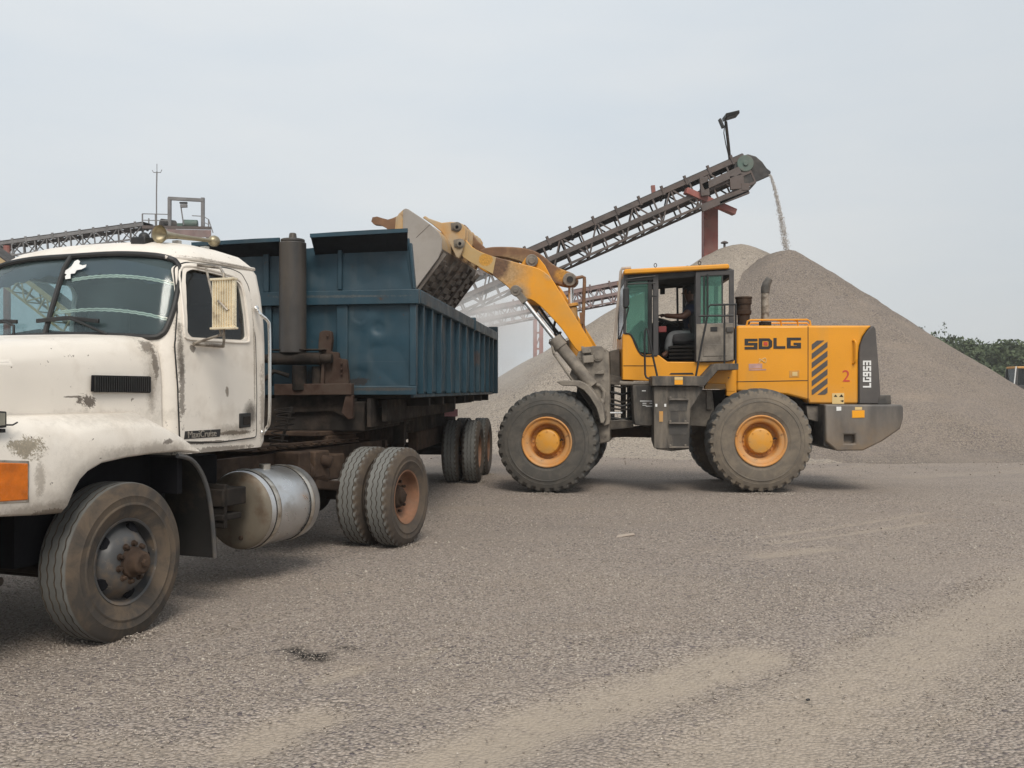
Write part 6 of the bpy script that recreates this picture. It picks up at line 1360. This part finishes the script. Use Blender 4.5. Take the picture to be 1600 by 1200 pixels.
fp_([(660,340),(664,337),(670,341),(690,348),(703,346.5),(716,347),(723,350),(727,357),(727,372),(722,392),(717,404),(712,401),(707,390),(699,374),(689,362),(676,351)], .60, .68, 'bucket_ear', 'bucket_back', .012, bk)
ear = [(684,360),(690,349),(703,346.5),(716,347),(723,350),(727,357),(727,372),(722,392),(717,404),(712,401),(707,390),(699,374)]
for l0, l1 in ((.83,.91), (1.87,1.95), (2.10,2.18), (1.20,1.27), (1.47,1.54)): fp_(ear, l0, l1, 'bucket_ear', 'bucket_back', .012, bk, at=.60)
for x, y in ((714,354.5), (718.5,380.5)):
    b = MB(); b.cyl(F3(x, y, .55), F3(x, y, .93), .058, n=22); b.cyl(F3(x, y, .575), F3(x, y, .60), .082, n=22); b.prism(FF.poly([(x-10,y-6),(x+1,y-8),(x+2,y+7),(x-9,y+5)], .58), .58, .60); fmb(b, 'bucket_pin', 'dusty', bk, .006)
    b = MB(); b.cyl(F3(x, y, .54), F3(x, y, .551), .026, n=14); fmb(b, 'pin_bore', 'dark', bk)
MB_ = None

# ================================================================== the operator
PR = thing('person', 'operator in a navy shirt and grey trousers sitting at the loader controls', 'person', FR, group=None)
FRAME_OF[PR.name] = FR
def skin_body(name, verts, edges, radii, mat, parent, root=0, levels=2):
    me = bpy.data.meshes.new(name); me.from_pydata(verts, edges, []); o = bpy.data.objects.new(name, me); COL.objects.link(o)
    o.modifiers.new('skin', 'SKIN'); sv = me.skin_vertices[0].data
    for i, r in enumerate(radii): sv[i].radius = (r, r) if not isinstance(r, tuple) else r; sv[i].use_root = (i == root)
    s = o.modifiers.new('sub', 'SUBSURF'); s.levels = s.render_levels = levels
    dg = bpy.context.evaluated_depsgraph_get(); dg.update(); m2 = bpy.data.meshes.new_from_object(o.evaluated_get(dg)); bpy.data.objects.remove(o); finish(m2, 0)
    m2.polygons.foreach_set('use_smooth', [True]*len(m2.polygons)); return link(name, m2, M[mat], parent)
Q = lambda x, y, l: FR.p3(x, y, l)
V = [Q(1082,522,1.37), Q(1082,508,1.37), Q(1081,492,1.37), Q(1080,480,1.37), Q(1078.5,472,1.37), Q(1077,466,1.37), Q(1075.5,457,1.37), Q(1076,450,1.37),
     Q(1080,482,1.15), Q(1069,495,1.08), Q(1049,494,1.14), Q(1038,493,1.2), Q(1080,482,1.59), Q(1068,494,1.64), Q(1052,494,1.6), Q(1042,493,1.54),
     Q(1082,526,1.26), Q(1048,523,1.2), Q(1043,552,1.2), Q(1034,557,1.2), Q(1082,526,1.48), Q(1048,523,1.56), Q(1043,552,1.56), Q(1034,557,1.56)]
E = [(0,1),(1,2),(2,3),(3,4),(4,5),(5,6),(6,7),(3,8),(8,9),(9,10),(10,11),(3,12),(12,13),(13,14),(14,15),(0,16),(16,17),(17,18),(18,19),(0,20),(20,21),(21,22),(22,23)]
Rd = [.15,.15,.17,.14,.065,.07,.098,.085,.075,.058,.042,.042,.075,.058,.042,.042,.10,.075,.052,.045,.10,.075,.052,.045]
body = skin_body('body', V, E, Rd, 'skin', PR)
skin_body('shirt', [V[0], V[1], V[2], V[3], (V[4][0], V[4][1], V[4][2]-.02), V[8], tuple(Vector(V[8]).lerp(Vector(V[9]), .75)), V[12], tuple(Vector(V[12]).lerp(Vector(V[13]), .75))],
          [(0,1),(1,2),(2,3),(3,4),(3,5),(5,6),(3,7),(7,8)], [.155,.155,.175,.145,.085,.085,.072,.085,.072], 'cloth_blue', body)
skin_body('trousers', [V[0], V[16], V[17], V[18], V[20], V[21], V[22]], [(0,1),(1,2),(2,3),(0,4),(4,5),(5,6)], [.16,.115,.09,.07,.115,.09,.07], 'jeans', body)
b = MB(); hc = Vector(V[6])+Vector((.012,0,.02)); b.sphere(hc, .108, 18, 12, (1.02,.86,1.02)); hb_ = b.mesh()
hair = link('hair', boolean(hb_, [(MB().box(hc.x-.3, hc.x-.045, hc.y-.2, hc.y+.2, hc.z-.3, hc.z+.045).mesh(), 'DIFFERENCE'), (MB().box(hc.x-.3, hc.x+.3, hc.y-.2, hc.y+.2, hc.z-.3, hc.z-.05).mesh(), 'DIFFERENCE')]), M['hair'], body)
b = MB(); fc_ = Vector(V[6]); b.prism([(fc_.x-.085, fc_.z+.01), (fc_.x-.125, fc_.z-.025), (fc_.x-.085, fc_.z-.03)], fc_.y-.014, fc_.y+.014)
for s in (-1, 1): b.sphere(fc_+Vector((.01, s*.088, -.005)), .03, 10, 8, (.7,.35,1))
b.build('nose_and_ears', M['skin'], body, bevel=.004)
# hands: palm, four fingers and a thumb closed on the wheel rim
for wr, el in ((11,10), (15,14)):
    w0 = Vector(V[wr]); d = (w0-Vector(V[el])).normalized(); s = Vector((0,1,0)); u = d.cross(s).normalized()
    vs = [tuple(w0), tuple(w0+d*.05)]; es = [(0,1)]; rd = [.028,.032]
    for k in range(4):
        p0_ = w0+d*.085+s*(k-1.5)*.020; i0 = len(vs); ln = (.030,.036,.034,.026)[k]
        vs += [tuple(p0_), tuple(p0_+d*ln*.8+u*.018), tuple(p0_+d*ln*.6+u*.046)]; es += [(1,i0),(i0,i0+1),(i0+1,i0+2)]; rd += [.0095,.0085,.0075]
    i0 = len(vs); sg = -1 if wr == 11 else 1
    vs += [tuple(w0+d*.03-s*.036*sg), tuple(w0+d*.055-s*.045*sg+u*.03)]; es += [(0,i0),(i0,i0+1)]; rd += [.011,.009]
    skin_body('hand', vs, es, rd, 'skin', body)

# ================================================================== the dusty air
b = MB(); b.box(-160, 160, -3, 175, -1.6, 14.5)
tag(b.build('haze', volume_mat('dusty_air', (.93, .95, .97), .0007, .2), smooth=0), kind='stuff')
